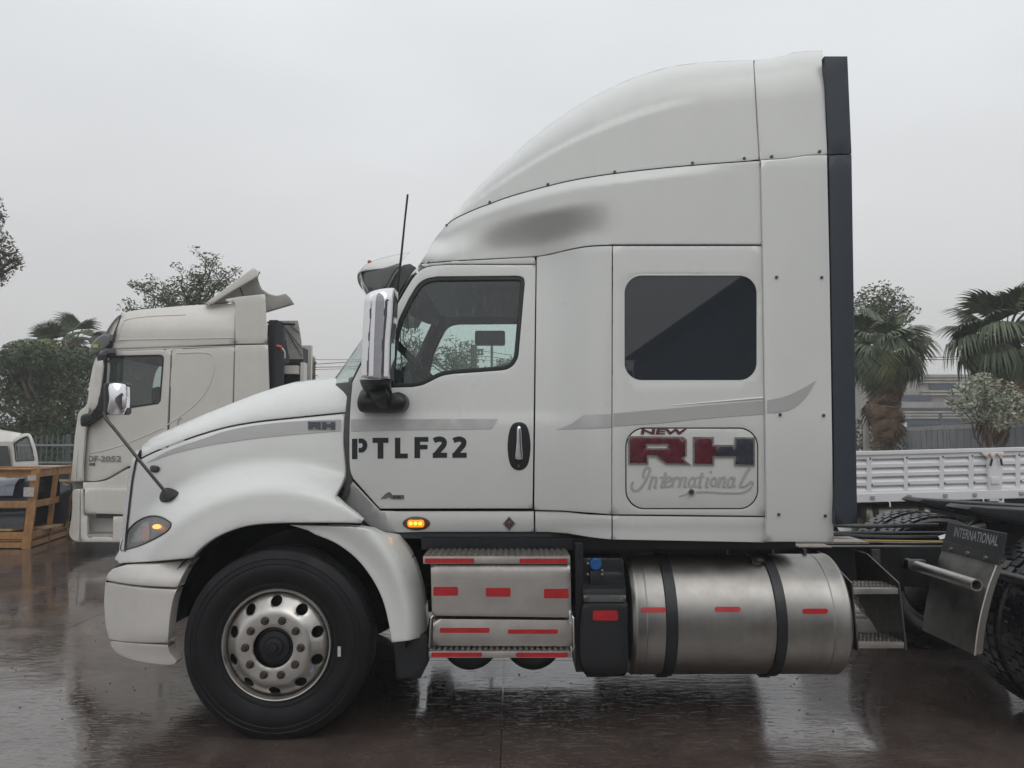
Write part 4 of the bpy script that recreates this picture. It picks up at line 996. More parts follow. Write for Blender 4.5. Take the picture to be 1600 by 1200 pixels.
# side ladder behind the tank
ld = bpy.data.objects.new('side_ladder', None); sc.collection.objects.link(ld); ld.parent = T
def plateX(px, poly, Y0, dx=.012): 
    return Geo().prism([P(x, y, Y_) for x, y, Y_ in poly], (dx, 0, 0))
xl = P(1336, 930, 4.62).x; xr = P(1404, 930, 4.62).x
zt, z1, z2 = 1.0, P(1360, 919, 4.62).z, P(1375, 1000, 4.62).z
ladp = lambda X, fr: [(X, 5.2, .95), (X, 5.02, .95), (X, 4.62, z1+.03), (X, 4.56, z2-.045), (X, 4.60, z2-.05), (X, 4.86, z2-.05), (X, 5.15, .62)]
put('side_plate', Geo().prism(ladp(xl-.02, 0), (.008, 0, 0)), STEELD, ld)
put('side_plate', Geo().prism(ladp(xr+.002, 0), (.008, 0, 0)), STEELD, ld)
for zz, fy in ((z1, 4.62), (z2, 4.57)):
    g = Geo().box((xl-.01, fy, zz-.035), (xr, fy+.22, zz))
    put('ladder_step', g, ALU, ld, bevel=.002)
    tg_ = Geo()
    for k in range(11):
        for yy in range(4): tg_.box((lerp(xl, xr, (k+.5)/11)-.008, fy+.02+yy*.05, zz), (lerp(xl, xr, (k+.5)/11)+.008, fy+.045+yy*.05, zz+.007))
    put('step_grip', tg_, TREAD, ld, smooth=False)
put('mount_strap', Geo().box((P(1362, 890, 5.15).x, 5.14, .70), (P(1375, 890, 5.15).x, 5.16, .96)), STEELD, ld, smooth=False)
# quarter fender in front of the drive wheel
qf = [(2.845,1.146),(2.812,1.015),(2.797,.965),(2.788,.94),(2.745,.84),(2.70,.70),(2.672,.58),(2.652,.455)]
fl = put('rubber_flap', Geo().prism([(qf[0][0], 4.48, qf[0][1]), (qf[1][0], 4.48, qf[1][1]), (qf[1][0], 5.07, qf[1][1]), (qf[0][0]-.0, 5.07, qf[0][1])], (.012, 0, 0)), mat('flap_rubber', (.035, .037, .04), .4, var=.4, vscale=12), T)
put('flap_strip', Geo().prism([(qf[1][0]-.004, 4.48, qf[1][1]+.01), (qf[2][0]-.004, 4.48, qf[2][1]), (qf[2][0]-.004, 5.07, qf[2][1]), (qf[1][0]-.004, 5.07, qf[1][1]+.01)], (.010, 0, 0)), mat('flap_clamp', (.10, .10, .10), .45, .6, var=.3), T)
for yy in (4.6, 4.78, 4.96): put('strip_bolt', Geo().tube([(2.80, yy, .99), (2.786, yy, .992)], .011, 8), ALU, T)
q = cr(qf[2:], 4)
FEND = mat('fender_aluminium', (.44, .43, .41), .38, 1, var=.45, vscale=6, rvar=.12)
fq = Geo().grid([[Vector((x, y, z)) for y in (4.50, 4.65, 4.8, 4.95, 5.07)] for x, z in q])
fq.join(Geo().grid([[Vector((x+.03, y, z+.006)) for y in (4.50, 5.07)] for x, z in q]))
quarter = put('quarter_fender', fq, FEND, T)
put('fender_flange', Geo().grid([[Vector((x-.006, 4.496, z)), Vector((x+.035, 4.49, z+.012))] for x, z in q]), mat('flange_satin', (.36, .34, .31), .4, 1, var=.3), quarter)
put('flange_bead', Geo().tube([(x-.006, 4.495, z) for x, z in q], .006, 6), ALU, quarter)
xd = Vector((0, -1, 0)); yd = (Vector((qf[0][0], 0, qf[0][1]))-Vector((qf[1][0], 0, qf[1][1]))).normalized()
put('flap_lettering', text_geo('INTERNATIONAL', .445, .062, Vector((2.826-.0035, 4.975, 1.066)), xd, yd, .012), mat('flap_print', (.42, .44, .44), .5), fl)
tb = Geo().lathe((2.635, 0, .862), [(.034, 5.2), (.034, 4.43), (.028, 4.43), (.028, 5.19)], 20)
put('fender_tube', tb, ALU, T); 
put('fender_tube', Geo().lathe((2.99, 0, .862), [(.030, 5.2), (.030, 4.42), (.024, 4.42), (.024, 5.19)], 20), STEELD, T)
put('tube_clamp', Geo().box((2.58, 5.08, .84), (2.70, 5.14, .90)), STEELD, T, bevel=.008)
# drive wheels
dc = Vector((3.47, 0, .527))
for (y0, far) in ((4.43, 0), (4.76, 0), (4.43, 1), (4.76, 1)):
    dw = bpy.data.objects.new('drive_wheel', None); sc.collection.objects.link(dw); dw.parent = T
    g = flat(tyre_geo(dc, y0, .30, .532, .303, grooves=False))
    tg_ = Geo()
    for k in range(44):
        a = 2*PI*k/44
        for j in range(4):
            a_ = a + (.07 if j % 2 else 0)
            m_ = Matrix.Translation((dc.x, 0, dc.z)) @ Matrix.Rotation(-a_, 4, 'Y')
            y_ = y0 + .025 + j*.0635
            tg_.box((.515, y_, -.030), (.5405 - (.005 if j in (0, 3) else 0), y_+.058, .030), m_)
    flat(tg_)
    gg = (lambda z: z.mirrored()) if far else (lambda z: z)
    put('tyre', gg(g), WETRUB, dw); put('tread_blocks', gg(tg_), WETRUB, dw, smooth=False, bevel=0)
    if y0 < 4.5:
        put('rim', gg(Geo().lathe((dc.x, 4.44, dc.z), [(.306, .03), (.314, .010), (.308, .0), (.296, .012), (.285, .10), (.27, .16), (.12, .17), (.12, .06), (.1, .04), (0, .04)], 56)), ALUW, dw)
put('drive_axle', Geo().tube([(dc.x, 4.8, .53), (dc.x, 5.4, .53), (dc.x, 5.67, .53), (dc.x, 5.9, .53), (dc.x, 6.5, .53)], [.08, .09, .24, .09, .08], 14), CHASSIS, T)
# fifth wheel coupling
fwg = Geo()
for y0, y1 in ((5.22, 5.50), (5.84, 6.12)):
    fwg.prism([(3.06, y0, 1.215), (3.10, y0, 1.235), (3.20, y0, 1.225), (4.3, y0, 1.16), (4.3, y0, 1.06), (3.5, y0, 1.10), (3.16, y0, 1.17)], (0, y1-y0, 0))
fwg.prism([(3.50, 5.502, 1.19), (4.3, 5.502, 1.155), (4.3, 5.502, 1.05), (3.5, 5.502, 1.08)], (0, .336, 0))
put('fifth_wheel', fwg, CHASSIS, T, bevel=.012)
put('coupling_bracket', Geo().prism([(3.45, 5.30, .96), (3.62, 5.30, 1.10), (4.0, 5.30, 1.10), (4.2, 5.30, .96)], (0, .06, 0)).prism([(3.45, 5.96, .96), (3.62, 5.96, 1.10), (4.0, 5.96, 1.10), (4.2, 5.96, .96)], (0, .06, 0)), CHASSIS, T, bevel=.006)
put('release_bar', Geo().tube([(3.02, 5.5, .98), (3.30, 5.42, 1.09)], .022, 8), ALU, T)
put('spring_pack', Geo().box((2.95, 5.14, .62), (3.95, 5.22, .72)), CHASSIS, T, smooth=False)

# ------------------------------------------------------------------ cream tractor truck behind
BY = 11.0; BC = BY + 1.24
bt = thing('tractor_truck', 'cream cab-over tractor truck with raised roof spoiler, standing behind the big white truck', 'truck', (-5.0, BC, 0))
def bP(p, Y): return P(p[0], p[1], Y)
def bsheet(name, poly, d=None, m=CREAM, par=bt, **k):
    kk = dict(step=10, thick=.04, roll=.010, upm=109.); kk.update(k)
    return put(name, sheet(poly, d or bside, **kk), m, par)
def bside(x, y): return BY + .25*(max(0, 175-x)/60)**2 + .05*max(0, (560-y)/80)**2
roofp = [(190,491)] + cr([(190,491),(210,485),(250,481),(300,477),(367,474)], 3)[1:] + [(366,538),(267,543),(176,546)]
def broof(x, y): return BY + .05 + .35*max(0, (520-y)/42)**2 + .2*(max(0, 200-x)/40)**2
bsheet('roof_side', roofp, broof)
nose = cr([(163,524),(172,508),(181,497),(190,491)], 3) + [(176,545),(158,546)]
bsheet('roof_corner', nose, lambda x, y: broof(x, y)+.1)
eg = [P(x, y, broof(x, y)+.02) for x, y in cr([(163,524),(172,508),(181,497),(190,491),(210,485),(250,481),(300,477),(367,474)], 3)]
def bsweep(pts, nose=0, crown=.03, n=10):
    rows = []
    for p in pts:
        r = []
        for k_ in range(n+1):
            s_ = k_/n; a = math.sin(PI*s_)**.6 if 0 < s_ < 1 else 0
            r.append(Vector((p.x-nose*a, lerp(p.y, 2*BC-p.y, s_), p.z+crown*a)))
        rows.append(r)
    return Geo().grid(rows)
put('roof', bsweep(eg), CREAM, bt)
bsheet('belt_panel', [(158,547.5),(267,544.5),(366,539.5),(366,541),(363,620),(360,700),(200,760),(262,690),(268,547),(166,549.5)][:0] or [(269,546.5),(366,541),(362,700),(262,740)], None)
bsheet('belt_rail', [(160,546.8),(366,539.8),(366,540.8),(268,545.2),(160,549)], None, roll=.0, step=8)
dwin = cr([(152,640),(156,615),(165,575),(173,560),(180,556.5)], 3) + [(248,555)] + cr([(248,555),(254,556.5),(255,562)], 3)[1:] + [(250,626),(247,630),(200,637)]
bdoor = bsheet('door', [(166,549),(267,547),(261,680),(258,720),(199,729)] + cr([(199,729),(180,740),(165,748),(150,751.5),(131,752)], 3)[1:] + cr([(131,752),(130,727),(134,680),(140,640),(152,590),(160,562)], 3)[1:], None, holes=[dwin])
bsheet('window_glass', shr(dwin, 1.0), None, glass('cab_over_glass', (.42, .52, .49), .04, rain=.2), bdoor, off=.02, roll=0, thick=0)
put('window_seal', Geo().tube([P(x, y, bside(x, y)-.0) for x, y in dwin+dwin[:1]], .012, 6), BLACK, bdoor)
# wind deflector, lower cab, front
bsheet('side_deflector', [(367.5,475),(352,470),(353,467.5),(372,464),(413,459.5),(417,536.5),(368,537.5)], lambda x, y: BY-.02+.0006*0)
bsheet('side_deflector', [(367.5,539.5),(417.5,538.5),(421,640),(364,700)], lambda x, y: BY-.02)
sp_o = [(320,474),(396,418),(405,424),(401,430),(402,438),(407,450),(413,459),(372,463.5),(350,468),(348,474)]
spo = bsheet('roof_spoiler', [(320,474.5),(396,418),(405,424),(402,432),(350,462),(330,474.5)], lambda x, y: BY+.25, roll=.01)
def skew(p, Yn, Yf): return [P(p[0], p[1], Yn), P(p[0], p[1], Yf)]
put('spoiler_skin', Geo().grid([[P(320, 474, BY+.28), P(332, 471, BC+.6)], [P(396, 419, BY+.28), P(400, 424, BC+.6)], [P(406, 425, BY+.3), P(408, 429, BC+.6)]]), CREAM, spo)
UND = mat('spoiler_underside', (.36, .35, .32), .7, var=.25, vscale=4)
put('spoiler_underside', sheet([(332,474.5),(350,463),(402,433),(403,440),(408,451),(420,459),(432,462),(446,459),(452,464),(459,475),(415,488),(413,462),(372,466),(352,474)], lambda x, y: BY+.5+.012*(x-330)*.5, step=9, thick=.04, roll=.02, upm=109.), UND, spo)
put('support_strut', Geo().tube([P(374, 447, BY+.4), P(380, 462, BY+.45)], .012, 6), BLACK, spo)
low = [(130,754)] + cr([(130,754),(152,753),(167,750),(182,742),(199,732)], 3)[1:] + [(262,722),(262,805),(131,802)]
bsheet('lower_panel', low, lambda x, y: BY+.02)
bsheet('step_panel', [(133,763),(262,763),(262,806),(132,802)], lambda x, y: BY-.03)
bsheet('lower_step', [(126,764),(130,764),(131,805),(136,807),(137,838),(176,838),(177,807),(262,807),(262,848),(126,847)], lambda x, y: BY-.03, roll=.015)
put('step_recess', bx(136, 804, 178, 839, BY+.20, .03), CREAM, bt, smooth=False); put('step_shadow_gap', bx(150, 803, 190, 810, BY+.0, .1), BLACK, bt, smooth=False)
put('step_edge', bx(137, 834, 177, 838.5, BY-.03, .22), ALU, bt, smooth=False)
bsheet('bumper_corner', cr([(125,764),(117,765),(113,771),(113,796),(109,825),(108,834),(113,843),(124,847)], 3) + [(125,800)], lambda x, y: BY+.0+.25*(max(0, 125-x)/17)**2)
frt = cr([(158,548),(147,566),(140,600),(136,631),(124,643),(120,660),(117,683),(113,727),(110,752)], 3)
bsheet('front_corner', frt + [(129,752),(129,727),(133,680),(139,640),(151,590),(164,550)], lambda x, y: BY+.02+.30*(max(0, interp(y, [(550, 164), (590, 151), (640, 139), (727, 129), (752, 129)])-x)/18)**2)
fr = [P(x+2, y, BY+.28) for x, y in frt + [(112,760),(110,800),(109,832),(115,845)]]
put('front_face', bsweep(fr, .08, 0), CREAM, bt)
put('corner_vane', ribbon([(126,690),(122,716),(120,752)], 3, lambda x, y: BY+.1, 0), UND, bt)
vz = put('sun_visor', sheet(cr([(143,556),(140,545),(148,532),(160,523),(172,523),(171,538),(160,548)], 3, True), lambda x, y: BY+.1, step=6, thick=.3, roll=.03, upm=109.), SMOKE, bt)
put('visor_marker', bx(145, 538, 153, 543, BY+.08, .02), mat('yellow_marker', (.45, .42, .08), .4), vz)
put('mirror_bracket', Geo().tube([P(181, 552, BY-.05), P(166, 552, BY-.1), P(160, 556, BY-.2), P(156, 640, BY-.2), P(149, 648, BY-.1)], .07, 8), BLACK, bt)
bm_ = put('wing_mirror', sheet(cr([(150,562),(161,562),(160,590),(152,637),(139,636),(146,600)], 2, True), lambda x, y: BY-.28, step=8, thick=.18, roll=.03, upm=109.), CREAM, bt)
put('kerb_mirror', sheet(cr([(126,651),(135,646),(150,645),(160,647),(150,655),(136,663),(127,666)], 3, True), lambda x, y: BY-.12, step=6, thick=.2, roll=.04, upm=109.), BLACK, bt)
put('roof_antenna', Geo().tube([P(189, 493, BY+.2), P(182, 512, BY+.1), P(176, 534, BY+.05)], [.008, .01, .03], 6), BLACK, bt)
def drape(g, o=-.012):
    for v in g.v: v.y = bside(800 + v.x/BY*F, 720) + o
    return g
put('model_lettering', drape(text_geo('DF-2052', P(191, 716, BY).x-P(133, 716, BY).x, .085, P(134, 721.5, BY-.012+bside(150, 716)-BY), (1, 0, 0), (0, 0, 1), .03)), mat('model_print', (.22, .21, .215), .5), bdoor)
put('model_lettering', drape(text_geo('428', .12, .042, P(137, 727.5, BY-.01+bside(140, 726)-BY), (1, 0, 0), (.25, 0, 1), .03)), INK, bdoor)
put('fuel_flap', Geo().tube([P(x, y, BY-.005) for x, y in rrect(278, 654, 330, 700, 6)], .006, 5), UND, bt)
put('body_crease', Geo().tube([P(x, y, BY+.002) for x, y in cr([(276,552),(318,551),(333,556),(335,575),(328,600),(312,625),(285,648),(262,664)], 4)], .010, 6), CREAM, bt)
put('body_crease', Geo().tube([P(x, y, bside(x, y)+.002) for x, y in cr([(256,668),(225,682),(195,694),(165,703),(142,708)], 4)], .010, 6), CREAM, bdoor)
put('roof_crease', Geo().tube([P(x, y, broof(x, y)+.002) for x, y in cr([(186,524),(191,506),(200,499),(240,494),(290,492)], 4)], .010, 6), CREAM, bt)
put('belt_groove', Geo().tube([P(x, y, BY-.002) for x, y in ((178,544.3),(366,537.2))], .006, 5), UND, bt)
put('body_crease', Geo().tube([P(x, y, BY+.048) for x, y in ((184,531),(366,528))], .008, 6), CREAM, bt)
# equipment behind its cab
put('air_duct', Geo().tube([P(432, 508, BY+.5), P(431, 560, BY+.5), P(429, 640, BY+.5)], .13, 14), BLACK, bt)
put('rear_frame', bx(417, 500, 434, 660, BY+.55, .6), CHASSIS, bt, smooth=False)
put('rear_shield', sheet([(432,501),(465,501),(470,530),(473,561),(453,561),(445,528),(440,516)], lambda x, y: BY+.9, step=10, thick=.03, roll=.0, upm=109.), mat('shield_grey', (.40, .39, .36), .6, var=.3, vscale=6), bt)
for a, b in (((440,504),(473,545)), ((446,512),(472,556)), ((450,503),(468,520))):
    put('shield_rib', Geo().tube([P(*a, BY+.88), P(*b, BY+.88)], .008, 5), STEELD, bt)
put('top_bar', Geo().tube([P(418, 504, BY+.8), P(461, 507, BY+.8)], .02, 6), BLACK, bt)
put('shield_rail', bx(452, 561, 474, 568, BY+.85, .1), BLACK, bt, smooth=False)
put('rear_box', bx(440, 571, 465, 584, BY+.7, .3), CREAM, bt, smooth=False); put('rear_tank', bx(417, 568, 470, 620, BY+.9, .3), CHASSIS, bt, smooth=False)
put('cab_corner', bx(469, 566, 475, 602, BY+.8, .2), CREAM, bt, smooth=False)
put('red_tap', Geo().tube([P(433, 541, BY+.3), P(440, 543, BY+.3)], .03, 8), RED, bt); put('tap_hose', Geo().tube([P(441, 544, BY+.3), P(445, 550, BY+.3), P(445, 560, BY+.3)], .012, 6), ALU, bt)
for yy in (BY+.05, BC+.85):
    w_ = Geo().lathe((P(150, 848, BY).x+1.35, yy, .5), [(.28, .03), (.48, 0), (.5, .04), (.5, .26), (.28, .28)], 32, closed=True); put('wheel', flat(w_), RUBBER, bt)
    w_ = Geo().lathe((-1.9, yy, .5), [(.28, .03), (.48, 0), (.5, .04), (.5, .26), (.28, .28)], 32, closed=True); put('wheel', flat(w_), RUBBER, bt)
put('frame_rail', Geo().box((-5.8, BC-.45, .6), (-.4, BC-.35, .85)).box((-5.8, BC+.35, .6), (-.4, BC+.45, .85)), CHASSIS, bt, smooth=False)
put('cab_core', Geo().box((P(262, 700, BY).x, BY+.4, .95), (P(415, 700, BY).x, 2*BC-BY-.3, 3.2)), INTER, bt, smooth=False)
put('far_side', Geo().box((P(262, 700, BY).x, 2*BC-BY-.1, .9), (P(415, 700, BY).x, 2*BC-BY, 3.3)), CREAM, bt, smooth=False)
fd = sheet([(166,549),(267,547),(261,680),(258,752),(131,752),(134,680),(140,640),(152,590),(160,562)], bside, holes=[dwin], step=14, thick=.04, roll=0)
for v in fd.v: v.y = 2*BC - v.y
put('far_door', fd, INTER, bt)
put('dashboard', Geo().box((P(128, 640, BY).x, BY+.15, 1.2), (P(168, 640, BY).x, 2*BC-BY-.2, 2.02)), INTER, bt, bevel=.05)
put('seat', Geo().box((P(215, 640, BY).x, BY+.35, 1.2), (P(232, 640, BY).x, BY+.85, 2.45)), INTER, bt, bevel=.08)
put('roof_lining', Geo().box((P(168, 640, BY).x, BY+.2, 2.86), (P(262, 640, BY).x, 2*BC-BY-.2, 2.90)), INTER, bt, smooth=False)
put('curtain', Geo().box((P(205, 640, BY).x, 2*BC-BY-.35, 2.35), (P(262, 640, BY).x, 2*BC-BY-.30, 2.88)), HEADL, bt, smooth=False)

# ------------------------------------------------------------------ small white pickup at the left edge
py_ = 15.0
pk = thing('light_truck', 'small white light truck cab at the left edge behind the wooden crate', 'truck', (-9.8, py_+.8, 0))
CABW = mat('old_white_paint', (.70, .675, .63), .4, var=.15, vscale=3, coat=.2)
pd = lambda x, y: py_ + .10*max(0, (700-y)/28)**2
pko = [(22,760),(18,700),(20,688)] + cr([(20,688),(28,681),(40,677),(46,680),(51,692),(55,706),(58,729),(59,760)], 3)[1:]
pwin = cr([(22,693),(32,686),(42,682)], 3) + [(44,684),(50,703),(53,719),(25,720.5)]
pb = put('door', sheet(pko, pd, holes=[pwin], step=8, thick=.05, roll=.02, upm=80.), CABW, pk)
put('window_glass', sheet(shr(pwin, .7), pd, off=.03, step=20, thick=0, roll=0), glass('pickup_glass', (.5, .55, .52), .10), pb)
put('window_seal', Geo().tube([P(x, y, pd(x, y)) for x, y in pwin+pwin[:1]], .012, 5), BLACK, pb)
rw = [P(20, 688, py_+.02), P(30, 679.5, py_+.1), P(44, 677.5, py_+.15)]
rr_ = [[P(20, 690, py_), P(-60, 690, py_+.5)], [P(26, 683, py_+.08), P(-58, 681, py_+.6)], [P(34, 677, py_+.2), P(-50, 671, py_+.8)], [P(46, 680, py_+.05), P(0, 671, py_+1.6)]]
put('roof', Geo().grid(rr_), CABW, pk)
put('rear_panel', Geo().grid([[P(20, 690, py_), P(-60, 690, py_+.5)], [P(24, 770, py_), P(-60, 770, py_+.5)]]), CABW, pk)
put('rear_window', Geo().grid([[P(12, 697, py_-.02), P(-40, 695, py_+.3)], [P(18, 735, py_-.02), P(-36, 735, py_+.3)]]), mat('rear_cab_glass', (.03, .035, .035), .05, spec=.7), pk)
put('lower_body', Geo().box((P(-60, 760, py_).x, py_+.05, .5), (P(60, 760, py_).x, py_+1.6, 1.1)), CABW, pk, bevel=.05)
for xx in (P(-40, 760, py_).x, P(40, 760, py_).x): put('wheel', flat(Geo().lathe((xx, py_+.05, .36), [(.2, .02), (.34, 0), (.36, .03), (.36, .2), (.2, .2)], 24, closed=True)), RUBBER, pk)

# ------------------------------------------------------------------ crate
C0 = P(41, 858, 11.85); C0.z = 0; dB = (P(101, 838, 13.4) - C0); dB.z = 0; dL = Vector((-3.2, -.12, 0)); HZ = 1.2
cb = thing('wooden_crate', 'open slatted wooden crate full of black wrapped panels on the wet yard', 'crate', tuple(C0))
def board(a, b, w_, t_, name='slat', m=WOOD, up=(0, 0, 1)):
    return put(name, Geo().beam(a, b, t_, w_, up), m, cb, smooth=False, bevel=.004)
uB = dB.normalized(); uL = dL.normalized()
Z = lambda z: Vector((0, 0, z))
lean = Vector((.10, 0, 0))
put('post', Geo().beam(C0+Z(.0), C0+Z(HZ)+lean, .12, .05, uB), WOOD, cb, smooth=False, bevel=.004)
for t, w_ in ((.52, .06), (1.0, .06)):
    a = C0 + dB*t; put('post', Geo().beam(a, a+Z(HZ)+lean, .07, .05, uB), WOOD, cb, smooth=False, bevel=.004)
for t in (.55, 1.0):
    a = C0 + dL*t; put('post', Geo().beam(a, a+Z(HZ)+lean, .12, .05, uB), WOOD, cb, smooth=False, bevel=.004)
    a = C0 + dL*t + dB; put('post', Geo().beam(a, a+Z(HZ)+lean, .07, .05, uB), WOOD, cb, smooth=False, bevel=.004)
for z, w_ in ((HZ-.06, .11), (.67, .10), (.20, .10), (.055, .08)):
    l_ = lean*z/HZ
    board(C0+Z(z)+l_+uB*.05, C0+dL+Z(z)+l_+uB*.05, w_, .03, 'rail')
    board(C0+Z(z)+l_-uL*.01, C0+dB+Z(z)+l_-uL*.01, w_, .03, 'rail'); board(C0+dB+Z(z)+l_, C0+dB+dL+Z(z)+l_, w_, .03, 'rail')
for k in range(7):
    a = C0 + dB*(.08+k*.14)+Z(.12); board(a, a+dL, .02, .14, 'base_board', up=(0, 0, 1))
board(C0+Z(HZ+.01)+lean+uB*.02, C0+dL+Z(HZ+.01)+lean+uB*.02, .02, .12, 'top_board'); board(C0+Z(HZ+.012)+lean, C0+dB+Z(HZ+.012)+lean, .02, .08, 'top_board')
put('label_sheet', Geo().box(tuple(C0+Vector((-.02, -.095, .80))), tuple(C0+Vector((.14, -.09, .94)))), PAPER, cb, smooth=False)
put('tape_band', Geo().box(tuple(C0+Vector((.03, -.092, 1.04))), tuple(C0+Vector((.16, -.088, 1.12)))), PAPER, cb, smooth=False)
def lump(x0, x1, y0, z0, zf, m, wob=.04, name='wrapped_panel', lbl=''):
    rows = []
    for i in range(9):
        a = PI*i/8; r = []
        for j in range(22):
            t = j/21; x = lerp(x0, x1, t); h = zf(t)
            s_ = wob*math.sin(9*t+i*1.3+x0) + wob*.6*math.sin(23*t+i*2.1)
            r.append(C0 + Vector((x, y0 + .45 - .45*math.cos(a)*.9 + s_*.5, z0 + (h*math.sin(a)**.55 if 0 < i < 8 else 0) + s_*math.sin(a))))
        rows.append(r)
    o = put(name, Geo().grid(rows), m, None); tag(o, lbl, 'wrapped panel', 'wrapped panels packed in the crate'); return o
lump(-3.0, -.12, .18, .58, lambda t: .20+.34*t+.06*math.sin(7*t), FOIL, lbl='black wrapped panel with a grey fold, topmost in the wooden crate')
lump(-3.0, -.16, .12, .30, lambda t: .26+.10*t, FOIL, lbl='black wrapped panel in the middle of the wooden crate')
lump(-2.6, .02, .95, .22, lambda t: .74, FOIL, lbl='tall black wrapped panel at the back of the wooden crate')
lump(-3.0, -.3, .05, .80, lambda t: .02+.26*t, FOILG, .02, 'grey_wrapping', lbl='thin grey plastic wrap draped over the black panels in the crate')
for x0, x1, y0, z0, lb in ((-3, -.3, .1, .26, 'pale plywood sheet under the black wrapped panels in the crate'), (-.28, -.02, .5, .24, 'small pale board end at the right side inside the crate')):
    o = put('plywood_sheet', Geo().box(tuple(C0+Vector((x0, y0, z0))), tuple(C0+Vector((x1, y0+.5, z0+.03)))), WOODL, None, smooth=False); tag(o, lb, 'plywood')
# pale timber lying beyond the crate
for (x0, x1, yy, Y, lb) in ((88, 118, 748, 15.2, 'upper pale timber plank behind the right end of the crate'), (88, 122, 760, 14.6, 'lower pale timber plank behind the right end of the crate'), (100, 114, 812, 13.9, 'short pale board standing low beside the cream truck bumper')):
    a, b = P(x0, yy, Y), P(x1, yy, Y); o = put('timber_plank', Geo().box((a.x, Y, a.z-.06), (b.x, Y+.12, a.z-.02 if yy < 800 else a.z+.15)), WOODL, None, smooth=False); tag(o, lb, 'plank')
sk = P(105, 780, 15.3)
o = put('timber_stack', Geo().box((sk.x-.8, 15.3, 0), (sk.x+.6, 16, .98)), CHASSIS, None, bevel=.02); tag(o, 'dark stacked load under the pale planks behind the crate', 'load')

# ------------------------------------------------------------------ steel picket fence left
fy = 17.2
fn = thing('steel_fence', 'grey green steel picket fence in front of the dark trees', 'fence', (P(90, 760, fy).x, fy, 0))
x_a, x_b = P(-120, 700, fy).x, P(210, 700, fy).x; zt_ = P(90, 680, fy).z
nP = int((x_b-x_a)/.125)
pk0 = put('picket', Geo().box((-.018, -.008, .05), (.018, .008, zt_)).shift(fn.location), FENCEG, fn, smooth=False)
for k in range(nP):
    xx = x_a + k*.125 - fn.location.x
    if k == 0: pk0.location = (xx, 0, 0)
    else: clone(pk0, (xx, 0, 0))
for py2 in (695.5, 722.5):
    z = P(90, py2, fy).z; put('rail', Geo().box((x_a, fy-.03, z-.02), (x_b, fy-.012, z+.02)), mat('pale_rail', (.27, .30, .30), .5, .2), fn, smooth=False)
for k in range(4):
    xx = x_a + .3 + k*1.45; put('post', Geo().box((xx-.04, fy+.01, 0), (xx+.04, fy+.09, zt_+.02)), FENCEG, fn, smooth=False)

# ------------------------------------------------------------------ vegetation
def leaves(g, c, rad, n, size, rng, shell=.55, aspect=.45, droop=0.):
    for _ in range(n):
        while True:
            d = Vector((rng.uniform(-1, 1), rng.uniform(-1, 1), rng.uniform(-1, 1)))
            if .02 < d.length < 1: break
        r_ = d.length**shell; d.normalize(); p = Vector((c[0]+d.x*rad[0]*r_, c[1]+d.y*rad[1]*r_, c[2]+d.z*rad[2]*r_))
        a = Vector((rng.gauss(0, 1), rng.gauss(0, 1), rng.gauss(0, .8)-droop)).normalized(); b = a.cross(Vector((rng.gauss(0, 1), rng.gauss(0, 1), rng.gauss(0, 1)))).normalized()
        s_ = size*rng.uniform(.6, 1.35); i = len(g.v)
        g.v += [p - a*s_*.5, p + b*s_*aspect*.5 + a*s_*.1, p + a*s_*.55, p - b*s_*aspect*.5 + a*s_*.05]; g.f.append((i, i+1, i+2, i+3))
def limb(g, a, b, r0, r1, rng, wob=.08):
    a, b = Vector(a), Vector(b); L_ = (b-a).length
    m1 = a.lerp(b, .35)+Vector((rng.uniform(-1, 1), rng.uniform(-1, 1), rng.uniform(-.5, .5)))*L_*wob
    m2 = a.lerp(b, .7)+Vector((rng.uniform(-1, 1), rng.uniform(-1, 1), rng.uniform(-.5, .5)))*L_*wob
    g.tube([a, m1, m2, b], [r0, lerp(r0, r1, .35), lerp(r0, r1, .7), r1], 6)
def dense_tree(name, label, base, clumps, n, size, lm, seed, group=None, th=.16, bare=.0):
    rng = random.Random(seed); t = thing(name, label, 'tree', base, group)
    lg = Geo(); tg_ = Geo()
    cz = sum(c[2] for c in clumps)/len(clumps); top = Vector((base[0], base[1], max(.8, cz*.7)))
    limb(tg_, base, top, th, th*.6, rng, .04)
    for (x, y, z, rx, ry, rz) in clumps:
        limb(tg_, top - Vector((0, 0, .3)), (x, y, z), th*.5, th*.12, rng)
        for _ in range(3): limb(tg_, (x, y, z), (x+rng.uniform(-1, 1)*rx*.8, y+rng.uniform(-1, 1)*ry*.8, z+rng.uniform(-.3, 1)*rz*.8), th*.15, .008, rng)
        leaves(lg, (x, y, z), (rx, ry, rz), int(n*rx*rz/(.6*.6)), size, rng)
    put('trunk', tg_, BARK, t); c = put('crown', lg, lm, t, smooth=False, fixn=False); return t
# big dark tree behind the crate, several clumps
rng = random.Random(3)
Yt = 21.0
def W(px, py, Y): return tuple(P(px, py, Y))
cl = []
for px, py, r in ((25,566,.55),(8,580,.5),(150,575,.5),(55,556,.45),(130,560,.5),(20,590,.9),(60,580,.95),(100,590,.9),(135,600,.8),(15,640,1.0),(65,640,1.1),(115,650,1.0),(150,650,.8),(30,700,1.0),(80,705,1.0),(130,705,1.0),(40,560,.6),(85,565,.6),(-10,620,.9),(-20,690,1.0),(170,690,.9)):
    p = P(px, py, Yt+rng.uniform(-.6, .6)); r *= rng.uniform(.6, 1.15); cl.append((p.x, p.y, p.z, r*1.0, r, r*.85))
b0 = P(70, 700, Yt); dense_tree('broadleaf_tree', 'big dense dark green tree behind the steel fence', (b0.x, Yt, 0), cl, 1000, .11, LEAFD, 11)
